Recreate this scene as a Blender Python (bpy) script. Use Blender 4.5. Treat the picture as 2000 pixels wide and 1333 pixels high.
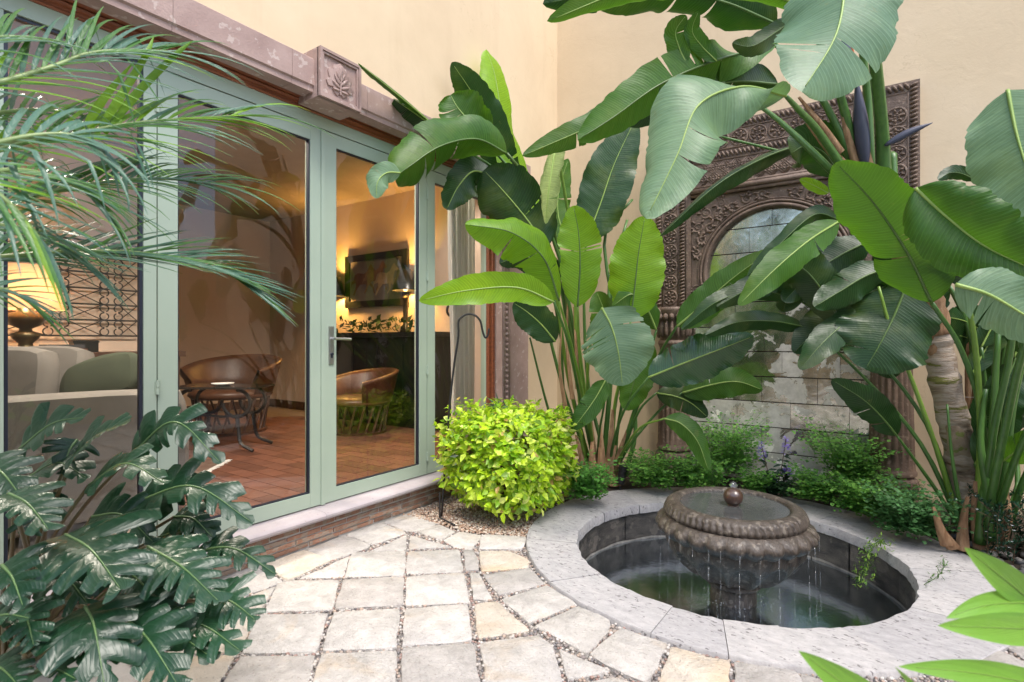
import bpy, math, random
from mathutils import Vector, Matrix, Quaternion, noise
PI = math.pi
R = math.radians
random.seed(7)
sc = bpy.context.scene
for o in list(bpy.data.objects): bpy.data.objects.remove(o)
col = sc.collection

# ------------------------------------------------------------------ camera, sky, sun, exposure
CAMH = 1.25; FPX = 1055.0; YAW = R(34.8)
SY, CY = math.sin(YAW), math.cos(YAW)
cam = bpy.data.cameras.new('camera'); camo = bpy.data.objects.new('camera', cam); col.objects.link(camo)
cam.sensor_width = 36; cam.lens = 36 * FPX / 2000; cam.clip_start = .05; cam.clip_end = 500
camo.location = (0, 0, CAMH); camo.rotation_euler = (R(90), 0, YAW)
cam.dof.use_dof = True; cam.dof.focus_distance = 3.3; cam.dof.aperture_fstop = 3.2
sc.camera = camo
SUN_EL, SUN_AZ = R(60), R(118)      # azimuth measured clockwise from +Y
w = bpy.data.worlds.new('World'); sc.world = w; w.use_nodes = True
nt = w.node_tree
sky = nt.nodes.new('ShaderNodeTexSky'); sky.sky_type = 'NISHITA'; sky.sun_disc = False
sky.sun_elevation = SUN_EL; sky.sun_rotation = SUN_AZ; sky.dust_density = 2.5; sky.air_density = 1.0
bg = nt.nodes['Background']; nt.links.new(sky.outputs[0], bg.inputs[0]); bg.inputs[1].default_value = .145
sun = bpy.data.lights.new('sun', 'SUN'); sun.energy = 1.15; sun.angle = R(22); sun.color = (1, .97, .92)
suno = bpy.data.objects.new('sun', sun); col.objects.link(suno)
sd = Vector((math.sin(SUN_AZ) * math.cos(SUN_EL), math.cos(SUN_AZ) * math.cos(SUN_EL), math.sin(SUN_EL)))
suno.rotation_euler = sd.to_track_quat('Z', 'Y').to_euler()
vs = sc.view_settings
vs.view_transform = 'Standard'; vs.look = 'None'; vs.gamma = 1; vs.use_curve_mapping = False; vs.exposure = 1.38

# ------------------------------------------------------------------ helpers
def at(px, py, d):
    """a surveyed point: bearing px, height py, distance d metres in front of the tripod"""
    s = (px - 1000) / FPX
    return Vector((d * (-SY + s * CY), d * (CY + s * SY), CAMH + (666.5 - py) / FPX * d))
def gnd(px, py, z=0.0):
    d = FPX * (CAMH - z) / (py - 666.5)
    return at(px, py, d)
def onx(px, py, X):
    s = (px - 1000) / FPX
    return at(px, py, X / (-SY + s * CY))
def ony(px, py, Y):
    s = (px - 1000) / FPX
    return at(px, py, Y / (CY + s * SY))

class MB:
    def __init__(s): s.v = []; s.f = []; s.uv = []; s.c = []; s.cc = None; s.hasuv = False
    def quadgrid(s, rows, uv=None, close=False):
        b = len(s.v); n = len(rows[0])
        for r in rows: s.v += [tuple(p) for p in r]
        for i in range(len(rows) - 1):
            for j in range(n - (0 if close else 1)):
                k = (j + 1) % n
                s.face([b + i * n + j, b + i * n + k, b + (i + 1) * n + k, b + (i + 1) * n + j],
                       [uv[i][j], uv[i][k], uv[i + 1][k], uv[i + 1][j]] if uv else None)
    def face(s, idx, uv=None):
        s.f.append(tuple(idx))
        if uv: s.hasuv = True
        s.uv.append(uv or [(0, 0)] * len(idx)); s.c.append(s.cc)
    def poly(s, pts, uv=None):
        b = len(s.v); s.v += [tuple(p) for p in pts]; s.face(range(b, b + len(pts)), uv)
    def box(s, a, b, M=None):
        x0, y0, z0 = a; x1, y1, z1 = b
        P = [Vector(p) for p in ((x0, y0, z0), (x1, y0, z0), (x1, y1, z0), (x0, y1, z0), (x0, y0, z1), (x1, y0, z1), (x1, y1, z1), (x0, y1, z1))]
        if M: P = [M @ p for p in P]
        k = len(s.v); s.v += [tuple(p) for p in P]
        for q in ((0, 3, 2, 1), (4, 5, 6, 7), (0, 1, 5, 4), (1, 2, 6, 5), (2, 3, 7, 6), (3, 0, 4, 7)): s.face([k + i for i in q])
    def tube(s, path, r, n=8, cap=True, flat=1.0):
        path = [Vector(p) for p in path]
        if not isinstance(r, (list, tuple)): r = [r] * len(path)
        rows = []; prev = None
        for i, p in enumerate(path):
            t = (path[min(i + 1, len(path) - 1)] - path[max(i - 1, 0)])
            t = t.normalized() if t.length > 1e-9 else Vector((0, 0, 1))
            if prev is None:
                a = Vector((0, 0, 1)) if abs(t.z) < .9 else Vector((1, 0, 0))
            else: a = prev
            u = (a - t * a.dot(t)).normalized(); prev = u; w_ = t.cross(u)
            rows.append([p + (u * math.cos(2 * PI * k / n) + w_ * math.sin(2 * PI * k / n) * flat) * r[i] for k in range(n)])
        b = len(s.v); s.quadgrid(rows, close=True)
        if cap:
            s.face(list(range(b, b + n))[::-1]); e = b + (len(rows) - 1) * n; s.face(range(e, e + n))
    def lathe(s, prof, c=(0, 0, 0), n=32, mod=None, M=None, cap=True):
        rows = []
        for (r, z) in prof:
            row = []
            for k in range(n):
                a = 2 * PI * k / n; rr, zz = (r, z) if mod is None else mod(r, z, a)
                p = Vector((rr * math.cos(a), rr * math.sin(a), zz))
                row.append((M @ p) if M else p + Vector(c))
            rows.append(row)
        b = len(s.v); s.quadgrid(rows, close=True)
        if cap and prof[0][0] > 1e-4: s.face(list(range(b, b + n))[::-1])
        if cap and prof[-1][0] > 1e-4: e = b + (len(rows) - 1) * n; s.face(range(e, e + n))
    def prism(s, pts, h0, h1, axis='z', bevel=0):
        """closed polygon extruded; pts 2D counter-clockwise"""
        n = len(pts)
        def P(p, h): return (p[0], p[1], h) if axis == 'z' else ((p[0], h, p[1]) if axis == 'y' else (h, p[0], p[1]))
        k = len(s.v)
        if bevel:
            cx = sum(p[0] for p in pts) / n; cy = sum(p[1] for p in pts) / n
            ins = []
            for (x, y) in pts:
                l = math.hypot(x - cx, y - cy) or 1; ins.append((x + (cx - x) / l * bevel, y + (cy - y) / l * bevel))
            s.v += [P(p, h0) for p in pts] + [P(p, h1 - bevel * .7 * (1 if h1 > h0 else -1)) for p in pts] + [P(p, h1) for p in ins]
            for i in range(n):
                j = (i + 1) % n
                s.face((k + i, k + j, k + n + j, k + n + i)); s.face((k + n + i, k + n + j, k + 2 * n + j, k + 2 * n + i))
            s.face(range(k + 2 * n, k + 3 * n))
        else:
            s.v += [P(p, h0) for p in pts] + [P(p, h1) for p in pts]
            for i in range(n):
                j = (i + 1) % n; s.face((k + i, k + j, k + n + j, k + n + i))
            s.face(range(k + n, k + 2 * n)); s.face(list(range(k, k + n))[::-1])
    def mesh(s, name):
        me = bpy.data.meshes.new(name); me.from_pydata(s.v, [], s.f)
        if s.hasuv:
            uvl = me.uv_layers.new(name='UVMap'); flat = []
            for q in s.uv:
                for t in q: flat += [t[0], t[1]]
            uvl.data.foreach_set('uv', flat)
        if any(c is not None for c in s.c):
            ca = me.color_attributes.new('tint', 'FLOAT_COLOR', 'CORNER'); flat = []
            for q, c in zip(s.f, s.c):
                c = c or (1, 1, 1)
                flat += [c[0], c[1], c[2], 1.0] * len(q)
            ca.data.foreach_set('color', flat)
        return me
    def build(s, name, m, parent=None, smooth=False, sharp=None):
        me = s.mesh(name)
        return obj(name, me, m, parent, smooth, sharp)

def obj(name, me, m, parent=None, smooth=False, sharp=None):
    if m is not None and not me.materials: me.materials.append(m)
    if smooth: me.polygons.foreach_set('use_smooth', [True] * len(me.polygons))
    if sharp:
        me.polygons.foreach_set('use_smooth', [True] * len(me.polygons)); me.set_sharp_from_angle(angle=R(sharp))
    o = bpy.data.objects.new(name, me); col.objects.link(o); par(o, parent)
    return o
def par(o, parent):
    if parent is None: return
    o.parent = parent
    if parent.type == 'EMPTY': o.matrix_parent_inverse = Matrix.Translation(parent.location).inverted()
def thing(name, loc, label, cat, group=None):
    o = bpy.data.objects.new(name, None); col.objects.link(o); o.location = loc; o.empty_display_size = .05
    return tag(o, label, cat, group)
def tag(o, label=None, cat=None, group=None, kind=None):
    if label: o['label'] = label
    if cat: o['category'] = cat
    if group: o['group'] = group
    if kind: o['kind'] = kind
    return o
def cr(pts, n):
    """Catmull-Rom through the points, n samples"""
    P = [Vector(p) for p in pts]
    if len(P) == 2: return [P[0].lerp(P[1], i / (n - 1)) for i in range(n)]
    P = [P[0] * 2 - P[1]] + P + [P[-1] * 2 - P[-2]]; m = len(P) - 3; out = []
    for i in range(n):
        t = i / (n - 1) * m; k = min(int(t), m - 1); t -= k
        a, b, c, d = P[k:k + 4]
        out.append(.5 * ((2 * b) + (c - a) * t + (2 * a - 5 * b + 4 * c - d) * t * t + (3 * b - a - 3 * c + d) * t ** 3))
    return out
def inpoly(x, y, P):
    r = False; j = len(P) - 1
    for i in range(len(P)):
        if (P[i][1] > y) != (P[j][1] > y) and x < (P[j][0] - P[i][0]) * (y - P[i][1]) / (P[j][1] - P[i][1]) + P[i][0]: r = not r
        j = i
    return r

# ------------------------------------------------------------------ materials
def nodes(name):
    m = bpy.data.materials.new(name); m.use_nodes = True; t = m.node_tree
    return m, t, t.nodes['Principled BSDF'], (lambda k, **kw: mk(t, k, **kw))
def mk(t, kind, **kw):
    n = t.nodes.new('ShaderNode' + kind)
    for k, v in kw.items():
        if hasattr(n, k): setattr(n, k, v)
    return n
def ramp(t, fac, stops):
    r = mk(t, 'ValToRGB'); e = r.color_ramp.elements
    while len(e) < len(stops): e.new(.5)
    for q, (p, c) in zip(e, stops): q.position = p; q.color = (c[0], c[1], c[2], 1) if not isinstance(c, (int, float)) else (c, c, c, 1)
    t.links.new(fac, r.inputs[0]); return r.outputs[0]
def noi(t, vec, scale, detail=5, rough=.55, dist=0):
    n = mk(t, 'TexNoise'); n.inputs['Scale'].default_value = scale; n.inputs['Detail'].default_value = detail
    n.inputs['Roughness'].default_value = rough; n.inputs['Distortion'].default_value = dist
    if vec is not None: t.links.new(vec, n.inputs['Vector'])
    return n.outputs['Fac']
def mixc(t, fac, a, b, blend='MIX'):
    m = mk(t, 'Mix'); m.data_type = 'RGBA'; m.blend_type = blend
    for i, v in ((0, fac), (6, a), (7, b)):
        if hasattr(v, 'is_linked') or isinstance(v, bpy.types.NodeSocket): t.links.new(v, m.inputs[i])
        elif isinstance(v, (int, float)): m.inputs[i].default_value = v
        else: m.inputs[i].default_value = (*v, 1)
    return m.outputs[2]
def math_(t, op, a, b=0.0, c=None):
    m = mk(t, 'Math', operation=op)
    for i, v in enumerate((a, b, c)):
        if v is None: continue
        if isinstance(v, bpy.types.NodeSocket): t.links.new(v, m.inputs[i])
        else: m.inputs[i].default_value = v
    return m.outputs[0]
def bump(t, p, h, strength, dist=.01, prev=None):
    b = mk(t, 'Bump'); b.inputs['Strength'].default_value = strength; b.inputs['Distance'].default_value = dist
    t.links.new(h, b.inputs['Height'])
    if prev is not None: t.links.new(prev, b.inputs['Normal'])
    if p is not None: t.links.new(b.outputs[0], p.inputs['Normal'])
    return b.outputs[0]
def mat(name, a, b=None, scale=6, rough=.6, bmp=0, bscale=60, metal=0, spec=.5, spots=None, var=0, stretch=None, bdist=.01, coat=0):
    """plain procedural surface: two tones by noise, fine relief, optional dark spots, per-object variation"""
    m, t, p, N = nodes(name)
    geo = mk(t, 'NewGeometry').outputs['Position']
    vec = geo
    if stretch:
        mp = mk(t, 'Mapping'); mp.inputs['Scale'].default_value = stretch; t.links.new(geo, mp.inputs[0]); vec = mp.outputs[0]
    b = b or tuple(x * .8 for x in a)
    f = noi(t, vec, scale, 6, .6)
    c = ramp(t, f, [(.3, b), (.7, a)])
    if spots:
        sp = noi(t, geo, spots[0], 3, .5); k = ramp(t, sp, [(spots[1], (0, 0, 0)), (spots[1] + .04, (1, 1, 1))])
        c = mixc(t, math_(t, 'MULTIPLY', k, spots[3] if len(spots) > 3 else .8), c, spots[2])
    if var:
        rnd = mk(t, 'ObjectInfo').outputs['Random']
        c = mixc(t, 1.0, c, ramp(t, rnd, [(0, (1 - var,) * 3), (1, (1 + var * .3,) * 3)]), 'MULTIPLY')
    t.links.new(c, p.inputs['Base Color'])
    p.inputs['Roughness'].default_value = rough; p.inputs['Metallic'].default_value = metal
    p.inputs['Specular IOR Level'].default_value = spec; p.inputs['Coat Weight'].default_value = coat
    if bmp: bump(t, p, noi(t, vec, bscale, 5, .65), bmp, bdist)
    return m
def leafmat(name, a, b, trans, vein=.25, freq=70, gl=.35, tmix=.35, edge=True, skew=.35, spec=.5, rvar=.3, bstr=.22):
    m, t, p, N = nodes(name)
    uv = mk(t, 'UVMap').outputs[0]; sx = mk(t, 'SeparateXYZ'); t.links.new(uv, sx.inputs[0])
    geo = mk(t, 'NewGeometry').outputs['Position']
    av = math_(t, 'ABSOLUTE', sx.outputs[1])
    ph = math_(t, 'MULTIPLY', math_(t, 'SUBTRACT', sx.outputs[0], math_(t, 'MULTIPLY', math_(t, 'POWER', av, 1.4), skew * .14)), freq * 2 * PI)
    ph = math_(t, 'ADD', ph, math_(t, 'MULTIPLY', noi(t, geo, 9, 2), 4.0))
    st = math_(t, 'MULTIPLY_ADD', math_(t, 'SINE', ph), .5, .5)
    f = noi(t, geo, 4, 4, .6)
    rnd = mk(t, 'ObjectInfo').outputs['Random']
    c = mixc(t, math_(t, 'MULTIPLY', f, .9), a, b)
    c = mixc(t, 1.0, c, ramp(t, rnd, [(0, (1 - rvar, 1 - rvar * .8, 1 - rvar)), (1, (1 + rvar * .5, 1 + rvar * .3, 1))]), 'MULTIPLY')
    cb = mk(t, 'CombineXYZ'); t.links.new(math_(t, 'MULTIPLY', ph, .30), cb.inputs[0]); t.links.new(math_(t, 'MULTIPLY', av, 1.6), cb.inputs[1]); t.links.new(math_(t, 'MULTIPLY', rnd, 60.0), cb.inputs[2])
    fs = noi(t, cb.outputs[0], 1.0, 5, .65)
    if edge: c = mixc(t, 1.0, c, ramp(t, fs, [(.3, (.66, .70, .62)), (.5, (1, 1, 1)), (.72, (1.3, 1.22, 1.1))]), 'MULTIPLY')
    if vein:
        vl = ramp(t, st, [(.88, (0, 0, 0)), (1, (1, 1, 1))])
        c = mixc(t, math_(t, 'MULTIPLY', vl, vein), c, tuple(min(1, x * 1.9 + .03) for x in b))
    if edge:
        e = math_(t, 'ADD', av, math_(t, 'MULTIPLY', noi(t, geo, 9, 5, .65), .30))
        ek = ramp(t, e, [(1.08, (0, 0, 0)), (1.14, (1, 1, 1))])
        c = mixc(t, math_(t, 'MULTIPLY', ek, .75), c, (.2, .11, .03))
        bl = ramp(t, noi(t, geo, 13, 7, .75), [(.62, (0, 0, 0)), (.72, (1, 1, 1))])
        c = mixc(t, math_(t, 'MULTIPLY', bl, .4), c, (.20, .17, .05))
        yl = ramp(t, noi(t, geo, 2.6, 4, .6), [(.52, (0, 0, 0)), (.75, (1, 1, 1))]); c = mixc(t, math_(t, 'MULTIPLY', yl, .22), c, (.28, .33, .04))
    t.links.new(c, p.inputs['Base Color'])
    p.inputs['Roughness'].default_value = gl; p.inputs['Specular IOR Level'].default_value = spec
    rr = math_(t, 'MULTIPLY_ADD', noi(t, geo, 7, 3), .3, gl - .12); t.links.new(rr, p.inputs['Roughness'])
    lo = math_(t, 'MULTIPLY', math_(t, 'SINE', math_(t, 'MULTIPLY', ph, .23)), noi(t, geo, 6, 3))
    nb = bump(t, p, math_(t, 'ADD', math_(t, 'POWER', st, 4.0), math_(t, 'MULTIPLY', lo, 1.3)), bstr, .0026)
    nb2 = bump(t, p, noi(t, geo, 10, 3), .25, .02, nb)
    tr = mk(t, 'BsdfTranslucent'); t.links.new(nb, tr.inputs['Normal'])
    t.links.new(mixc(t, .6, c, trans), tr.inputs['Color'])
    mx = mk(t, 'MixShader'); mx.inputs[0].default_value = tmix
    t.links.new(p.outputs[0], mx.inputs[1]); t.links.new(tr.outputs[0], mx.inputs[2])
    t.links.new(mx.outputs[0], t.nodes['Material Output'].inputs[0])
    return m
def tintmat(name, rough=.6, spec=.4, trans=0, bmp=0, bscale=120, gain=1.0):
    m, t, p, N = nodes(name)
    c = mk(t, 'Attribute', attribute_name='tint').outputs['Color']
    geo = mk(t, 'NewGeometry').outputs['Position']
    k = ramp(t, noi(t, geo, 60, 3), [(.3, (.8 * gain,) * 3), (.7, (1.1 * gain,) * 3)])
    c = mixc(t, 1.0, c, k, 'MULTIPLY'); t.links.new(c, p.inputs['Base Color'])
    p.inputs['Roughness'].default_value = rough; p.inputs['Specular IOR Level'].default_value = spec
    if bmp: bump(t, p, noi(t, geo, bscale, 4), bmp, .004)
    if trans:
        tr = mk(t, 'BsdfTranslucent'); t.links.new(c, tr.inputs['Color'])
        mx = mk(t, 'MixShader'); mx.inputs[0].default_value = trans
        t.links.new(p.outputs[0], mx.inputs[1]); t.links.new(tr.outputs[0], mx.inputs[2])
        t.links.new(mx.outputs[0], t.nodes['Material Output'].inputs[0])
    return m
M_ = None
def glassmat(name, tint=(.93, .96, .95), ior=1.5, ripple=.0, gl=0.0, boost=1.0):
    m, t, p, N = nodes(name); t.nodes.remove(p)
    a = mk(t, 'BsdfTransparent'); a.inputs[0].default_value = (*tint, 1)
    g = mk(t, 'BsdfGlossy'); g.inputs['Roughness'].default_value = gl
    fr = mk(t, 'Fresnel'); fr.inputs[0].default_value = ior
    if ripple:
        geo = mk(t, 'NewGeometry').outputs['Position']
        nb = bump(t, None, noi(t, geo, 2.5, 2), ripple, .02); t.links.new(nb, g.inputs['Normal'])
    mx = mk(t, 'MixShader')
    t.links.new(math_(t, 'MINIMUM', math_(t, 'MULTIPLY', fr.outputs[0], boost), 1.0), mx.inputs[0])
    t.links.new(a.outputs[0], mx.inputs[1]); t.links.new(g.outputs[0], mx.inputs[2])
    t.links.new(mx.outputs[0], t.nodes['Material Output'].inputs[0])
    return m
def glow(name, c, s):
    m, t, p, N = nodes(name); p.inputs['Base Color'].default_value = (*c, 1)
    p.inputs['Emission Color'].default_value = (*c, 1); p.inputs['Emission Strength'].default_value = s
    return m

M = {}
def stucco_mat():
    m, t, p, N = nodes('stucco'); geo = mk(t, 'NewGeometry').outputs['Position']
    c = ramp(t, noi(t, geo, .9, 6, .6, .4), [(.3, (.575, .45, .30)), (.55, (.64, .51, .345)), (.75, (.68, .55, .385))])
    mp = mk(t, 'Mapping'); mp.inputs['Scale'].default_value = (5, 5, .5); t.links.new(geo, mp.inputs[0])
    c = mixc(t, math_(t, 'MULTIPLY', ramp(t, noi(t, mp.outputs[0], 1.2, 5, .6), [(.55, (0, 0, 0)), (.8, (1, 1, 1))]), .3), c, (.47, .36, .235))
    vo = mk(t, 'TexVoronoi', feature='DISTANCE_TO_EDGE'); vo.inputs['Scale'].default_value = .8
    wv = mk(t, 'VectorMath', operation='ADD'); t.links.new(geo, wv.inputs[0]); nz = mk(t, 'TexNoise'); nz.inputs['Scale'].default_value = 3; nz.inputs['Detail'].default_value = 6; t.links.new(geo, nz.inputs['Vector']); t.links.new(nz.outputs['Color'], wv.inputs[1]); t.links.new(wv.outputs[0], vo.inputs['Vector'])
    ck = math_(t, 'MULTIPLY', ramp(t, vo.outputs['Distance'], [(0, (1, 1, 1)), (.0035, (0, 0, 0))]), ramp(t, noi(t, geo, 1.3, 2), [(.5, (0, 0, 0)), (.6, (1, 1, 1))]))
    c = mixc(t, math_(t, 'MULTIPLY', ck, .35), c, (.42, .32, .2)); t.links.new(c, p.inputs['Base Color'])
    p.inputs['Roughness'].default_value = .88; p.inputs['Specular IOR Level'].default_value = .2
    nb = bump(t, p, noi(t, geo, 6, 5, .6, .5), .25, .012); bump(t, p, noi(t, geo, 60, 4), .15, .004, nb); return m
M['stucco'] = stucco_mat()
M['lilac_stone'] = mat('lilac_stone', (.40, .285, .25), (.29, .195, .17), 5, .7, .3, 70, spots=(22, .62, (.56, .47, .42), .5))
M['sill_stone'] = mat('sill_stone', (.40, .36, .375), (.32, .28, .295), 4, .6, .25, 80, spots=(50, .68, (.2, .16, .15), .6))
M['door_green'] = mat('door_green', (.345, .415, .335), (.315, .385, .31), 3, .38, .04, 200)
M['gasket'] = mat('gasket', (.012, .016, .03), None, 5, .4)
M['steel'] = mat('steel', (.5, .5, .5), None, 20, .32, metal=.9)
M['glass'] = glassmat('door_glass', (.90, .92, .90), 1.5, .02, boost=1.8)
M['wood_red'] = mat('wood_red', (.30, .095, .04), (.16, .045, .02), 6, .35, .3, 60, stretch=(8, .6, 8))
M['paver'] = mat('paver', (.66, .62, .57), (.54, .50, .45), 5, .75, .7, 42, spots=(75, .67, (.30, .27, .25), .5), var=.14, bdist=.012)
def paver_mat(name, a, b, ochre):
    m, t, p, N = nodes(name)
    geo = mk(t, 'NewGeometry').outputs['Position']; rnd = mk(t, 'ObjectInfo').outputs['Random']
    sh = mk(t, 'VectorMath', operation='ADD'); t.links.new(geo, sh.inputs[0])
    cb = mk(t, 'CombineXYZ'); t.links.new(math_(t, 'MULTIPLY', rnd, 37.0), cb.inputs[0]); t.links.new(math_(t, 'MULTIPLY', rnd, 11.0), cb.inputs[1]); t.links.new(cb.outputs[0], sh.inputs[1])
    v = sh.outputs[0]
    c = ramp(t, noi(t, v, 11, 9, .75, .5), [(.35, b), (.62, a)])
    k = ramp(t, noi(t, v, 2.2, 5, .6, .6), [(.62 - ochre, (0, 0, 0)), (.8 - ochre, (1, 1, 1))])
    c = mixc(t, math_(t, 'MULTIPLY', k, .6), c, (.56, .40, .23))
    g = ramp(t, noi(t, v, 3.1, 6, .65, .3), [(.55, (0, 0, 0)), (.72, (1, 1, 1))])
    c = mixc(t, math_(t, 'MULTIPLY', g, .4), c, (.45, .44, .45))
    sp = ramp(t, noi(t, v, 70, 3), [(.61, (0, 0, 0)), (.67, (1, 1, 1))])
    c = mixc(t, math_(t, 'MULTIPLY', sp, .5), c, (.27, .23, .20))
    c = mixc(t, 1.0, c, ramp(t, rnd, [(0, (.86, .84, .83)), (.5, (1, .99, .97)), (1, (1.06, 1.05, 1.04))]), 'MULTIPLY')
    t.links.new(c, p.inputs['Base Color']); p.inputs['Roughness'].default_value = .72
    nb = bump(t, p, noi(t, v, 9, 7, .7, .5), .8, .03); bump(t, p, noi(t, v, 90, 4, .7), .8, .008, nb)
    return m
M['paver'] = paver_mat('paver', (.575, .55, .525), (.40, .38, .36), .05)
M['paver_ochre'] = paver_mat('paver_ochre', (.66, .60, .52), (.50, .44, .37), .13)
M['coping'] = paver_mat('coping', (.52, .48, .47), (.42, .385, .38), -.3)
def coping_mat():
    m, t, p, N = nodes('coping_stone')
    geo = mk(t, 'NewGeometry').outputs['Position']; rnd = mk(t, 'ObjectInfo').outputs['Random']
    mp = mk(t, 'Mapping'); mp.inputs['Rotation'].default_value = (0, 0, .6); mp.inputs['Scale'].default_value = (1, 2.2, 1); t.links.new(geo, mp.inputs[0])
    v = mp.outputs[0]
    c = ramp(t, noi(t, v, 14, 9, .78, .3), [(.36, (.345, .335, .335)), (.62, (.495, .48, .475))])
    vo = mk(t, 'TexVoronoi'); vo.inputs['Scale'].default_value = 20; t.links.new(v, vo.inputs['Vector']); vo.inputs['Randomness'].default_value = 1
    pn = math_(t, 'ADD', noi(t, v, 34, 3, .5, .3), math_(t, 'MULTIPLY', noi(t, v, 3.5, 3), .22))
    k = ramp(t, pn, [(.745, (0, 0, 0)), (.775, (1, 1, 1))])
    c = mixc(t, math_(t, 'MULTIPLY', k, .8), c, (.13, .12, .12))
    sp = ramp(t, noi(t, geo, 95, 4, .7), [(.6, (0, 0, 0)), (.68, (1, 1, 1))])
    c = mixc(t, math_(t, 'MULTIPLY', sp, .45), c, (.26, .24, .24))
    c = mixc(t, 1.0, c, ramp(t, rnd, [(0, (.88, .88, .9)), (1, (1.06, 1.05, 1.04))]), 'MULTIPLY')
    t.links.new(c, p.inputs['Base Color']); p.inputs['Roughness'].default_value = .75
    nb = bump(t, p, math_(t, 'MULTIPLY', k, -1.0), .5, .008); bump(t, p, noi(t, v, 40, 6, .7), .5, .01, nb)
    return m
M['coping'] = coping_mat()
M['mortar'] = mat('mortar', (.50, .47, .44), (.38, .36, .34), 12, .9, .6, 60)
M['pebble'] = tintmat('pebble', .55, .4)
M['brick'] = mat('brick', (.34, .17, .11), (.22, .13, .09), 11, .85, .7, 70, spots=(16, .5, (.30, .25, .20), .75), var=.4)
M['soil'] = mat('soil', (.07, .05, .035), (.03, .022, .016), 14, .95, .8, 50)
M['pool_wall'] = mat('pool_wall', (.17, .15, .13), (.04, .038, .038), 9, .5, .7, 60, spots=(9, .57, (.30, .26, .22), .5), stretch=(1, 1, 2.2), var=.4)
M['bronze'] = mat('bronze', (.11, .088, .070), (.04, .031, .025), 20, .34, .9, 50, spots=(26, .58, (.24, .205, .165), .55), spec=.5, stretch=(1.4, 1.4, .5), coat=.12)
M['carved'] = mat('carved', (.20, .135, .095), (.10, .066, .048), 9, .62, .6, 60, spots=(30, .62, (.33, .25, .19), .55))
M['iron'] = mat('iron', (.018, .018, .02), None, 20, .45, .2, 90)
M['black_plastic'] = mat('black_plastic', (.015, .015, .016), None, 10, .4)
M['white_plastic'] = mat('white_plastic', (.6, .58, .54), None, 10, .4)
# strelitzia foliage
M['leaf_dark'] = leafmat('leaf_dark', (.010, .040, .008), (.018, .062, .011), (.06, .19, .010), .35, 58, .34, .2, spec=.45)  # base colour darkened to carry the deep shade between the rear leaves
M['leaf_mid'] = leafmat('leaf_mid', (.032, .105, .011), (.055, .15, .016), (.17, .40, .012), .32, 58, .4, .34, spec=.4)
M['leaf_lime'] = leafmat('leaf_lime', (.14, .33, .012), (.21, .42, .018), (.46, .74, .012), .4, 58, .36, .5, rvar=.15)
M['leaf_pale'] = leafmat('leaf_pale', (.115, .21, .12), (.17, .28, .17), (.22, .45, .06), .2, 60, .44, .25, spec=.5, bstr=.12)  # sky reflection on the blades is painted into this pale base colour
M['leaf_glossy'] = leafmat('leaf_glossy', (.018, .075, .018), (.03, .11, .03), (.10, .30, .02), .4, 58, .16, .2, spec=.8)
M['leaf_cream'] = leafmat('leaf_cream', (.34, .44, .16), (.42, .50, .22), (.5, .6, .2), .2, 58, .36, .3, rvar=.05)
M['midrib'] = mat('midrib', (.30, .42, .10), (.22, .34, .07), 10, .4)
M['midrib_dark'] = mat('midrib_dark', (.10, .18, .04), (.06, .11, .025), 10, .35)
M['stem'] = mat('stem', (.08, .18, .035), (.045, .115, .025), 7, .35, .1, 60, stretch=(6, 6, .7))
M['stem_lime'] = mat('stem_lime', (.20, .33, .05), (.13, .24, .035), 7, .38)
M['sheath'] = mat('sheath', (.44, .27, .15), (.22, .11, .05), 9, .85, .6, 50, stretch=(5, 5, 1))
M['bark'] = mat('bark', (.42, .33, .24), (.22, .155, .10), 12, .85, .7, 50, spots=(20, .58, (.19, .24, .04), .8))
M['spathe'] = mat('spathe', (.03, .035, .06), (.05, .05, .08), 7, .4)
M['flower_orange'] = mat('flower_orange', (.6, .16, .04), (.3, .07, .02), 9, .5)
# other foliage
M['palm'] = leafmat('palm', (.045, .135, .035), (.075, .20, .04), (.18, .42, .03), 0, 10, .35, .3, edge=False, rvar=.4)
M['palm_blue'] = leafmat('palm_blue', (.055, .135, .095), (.085, .18, .13), (.14, .30, .08), 0, 10, .32, .22, edge=False, rvar=.25)
M['palm_lime'] = leafmat('palm_lime', (.13, .30, .02), (.20, .36, .03), (.3, .55, .02), 0, 10, .35, .35, edge=False)
M['rachis'] = mat('rachis', (.22, .30, .10), (.13, .20, .06), 10, .45)
M['philo'] = leafmat('philo', (.010, .043, .022), (.017, .062, .030), (.05, .16, .02), .14, 26, .29, .12, edge=False, skew=1.6, spec=.45, rvar=.35, bstr=.15)
M['philo_rib'] = mat('philo_rib', (.13, .22, .08), (.09, .16, .06), 10, .35)
M['philo_stem'] = mat('philo_stem', (.09, .10, .035), (.13, .06, .03), 5, .4)
M['bush'] = tintmat('bush_leaf', .38, .5, .38)
M['fern'] = tintmat('fern_leaf', .5, .35, .35)
M['twig'] = mat('twig', (.14, .09, .05), (.08, .05, .03), 12, .8)
M['fg_leaf'] = leafmat('fg_leaf', (.16, .38, .04), (.24, .46, .08), (.35, .62, .08), .06, 30, .35, .4, edge=False, rvar=.1, skew=2)
M['petal'] = tintmat('petal', .6, .3, .3)

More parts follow.
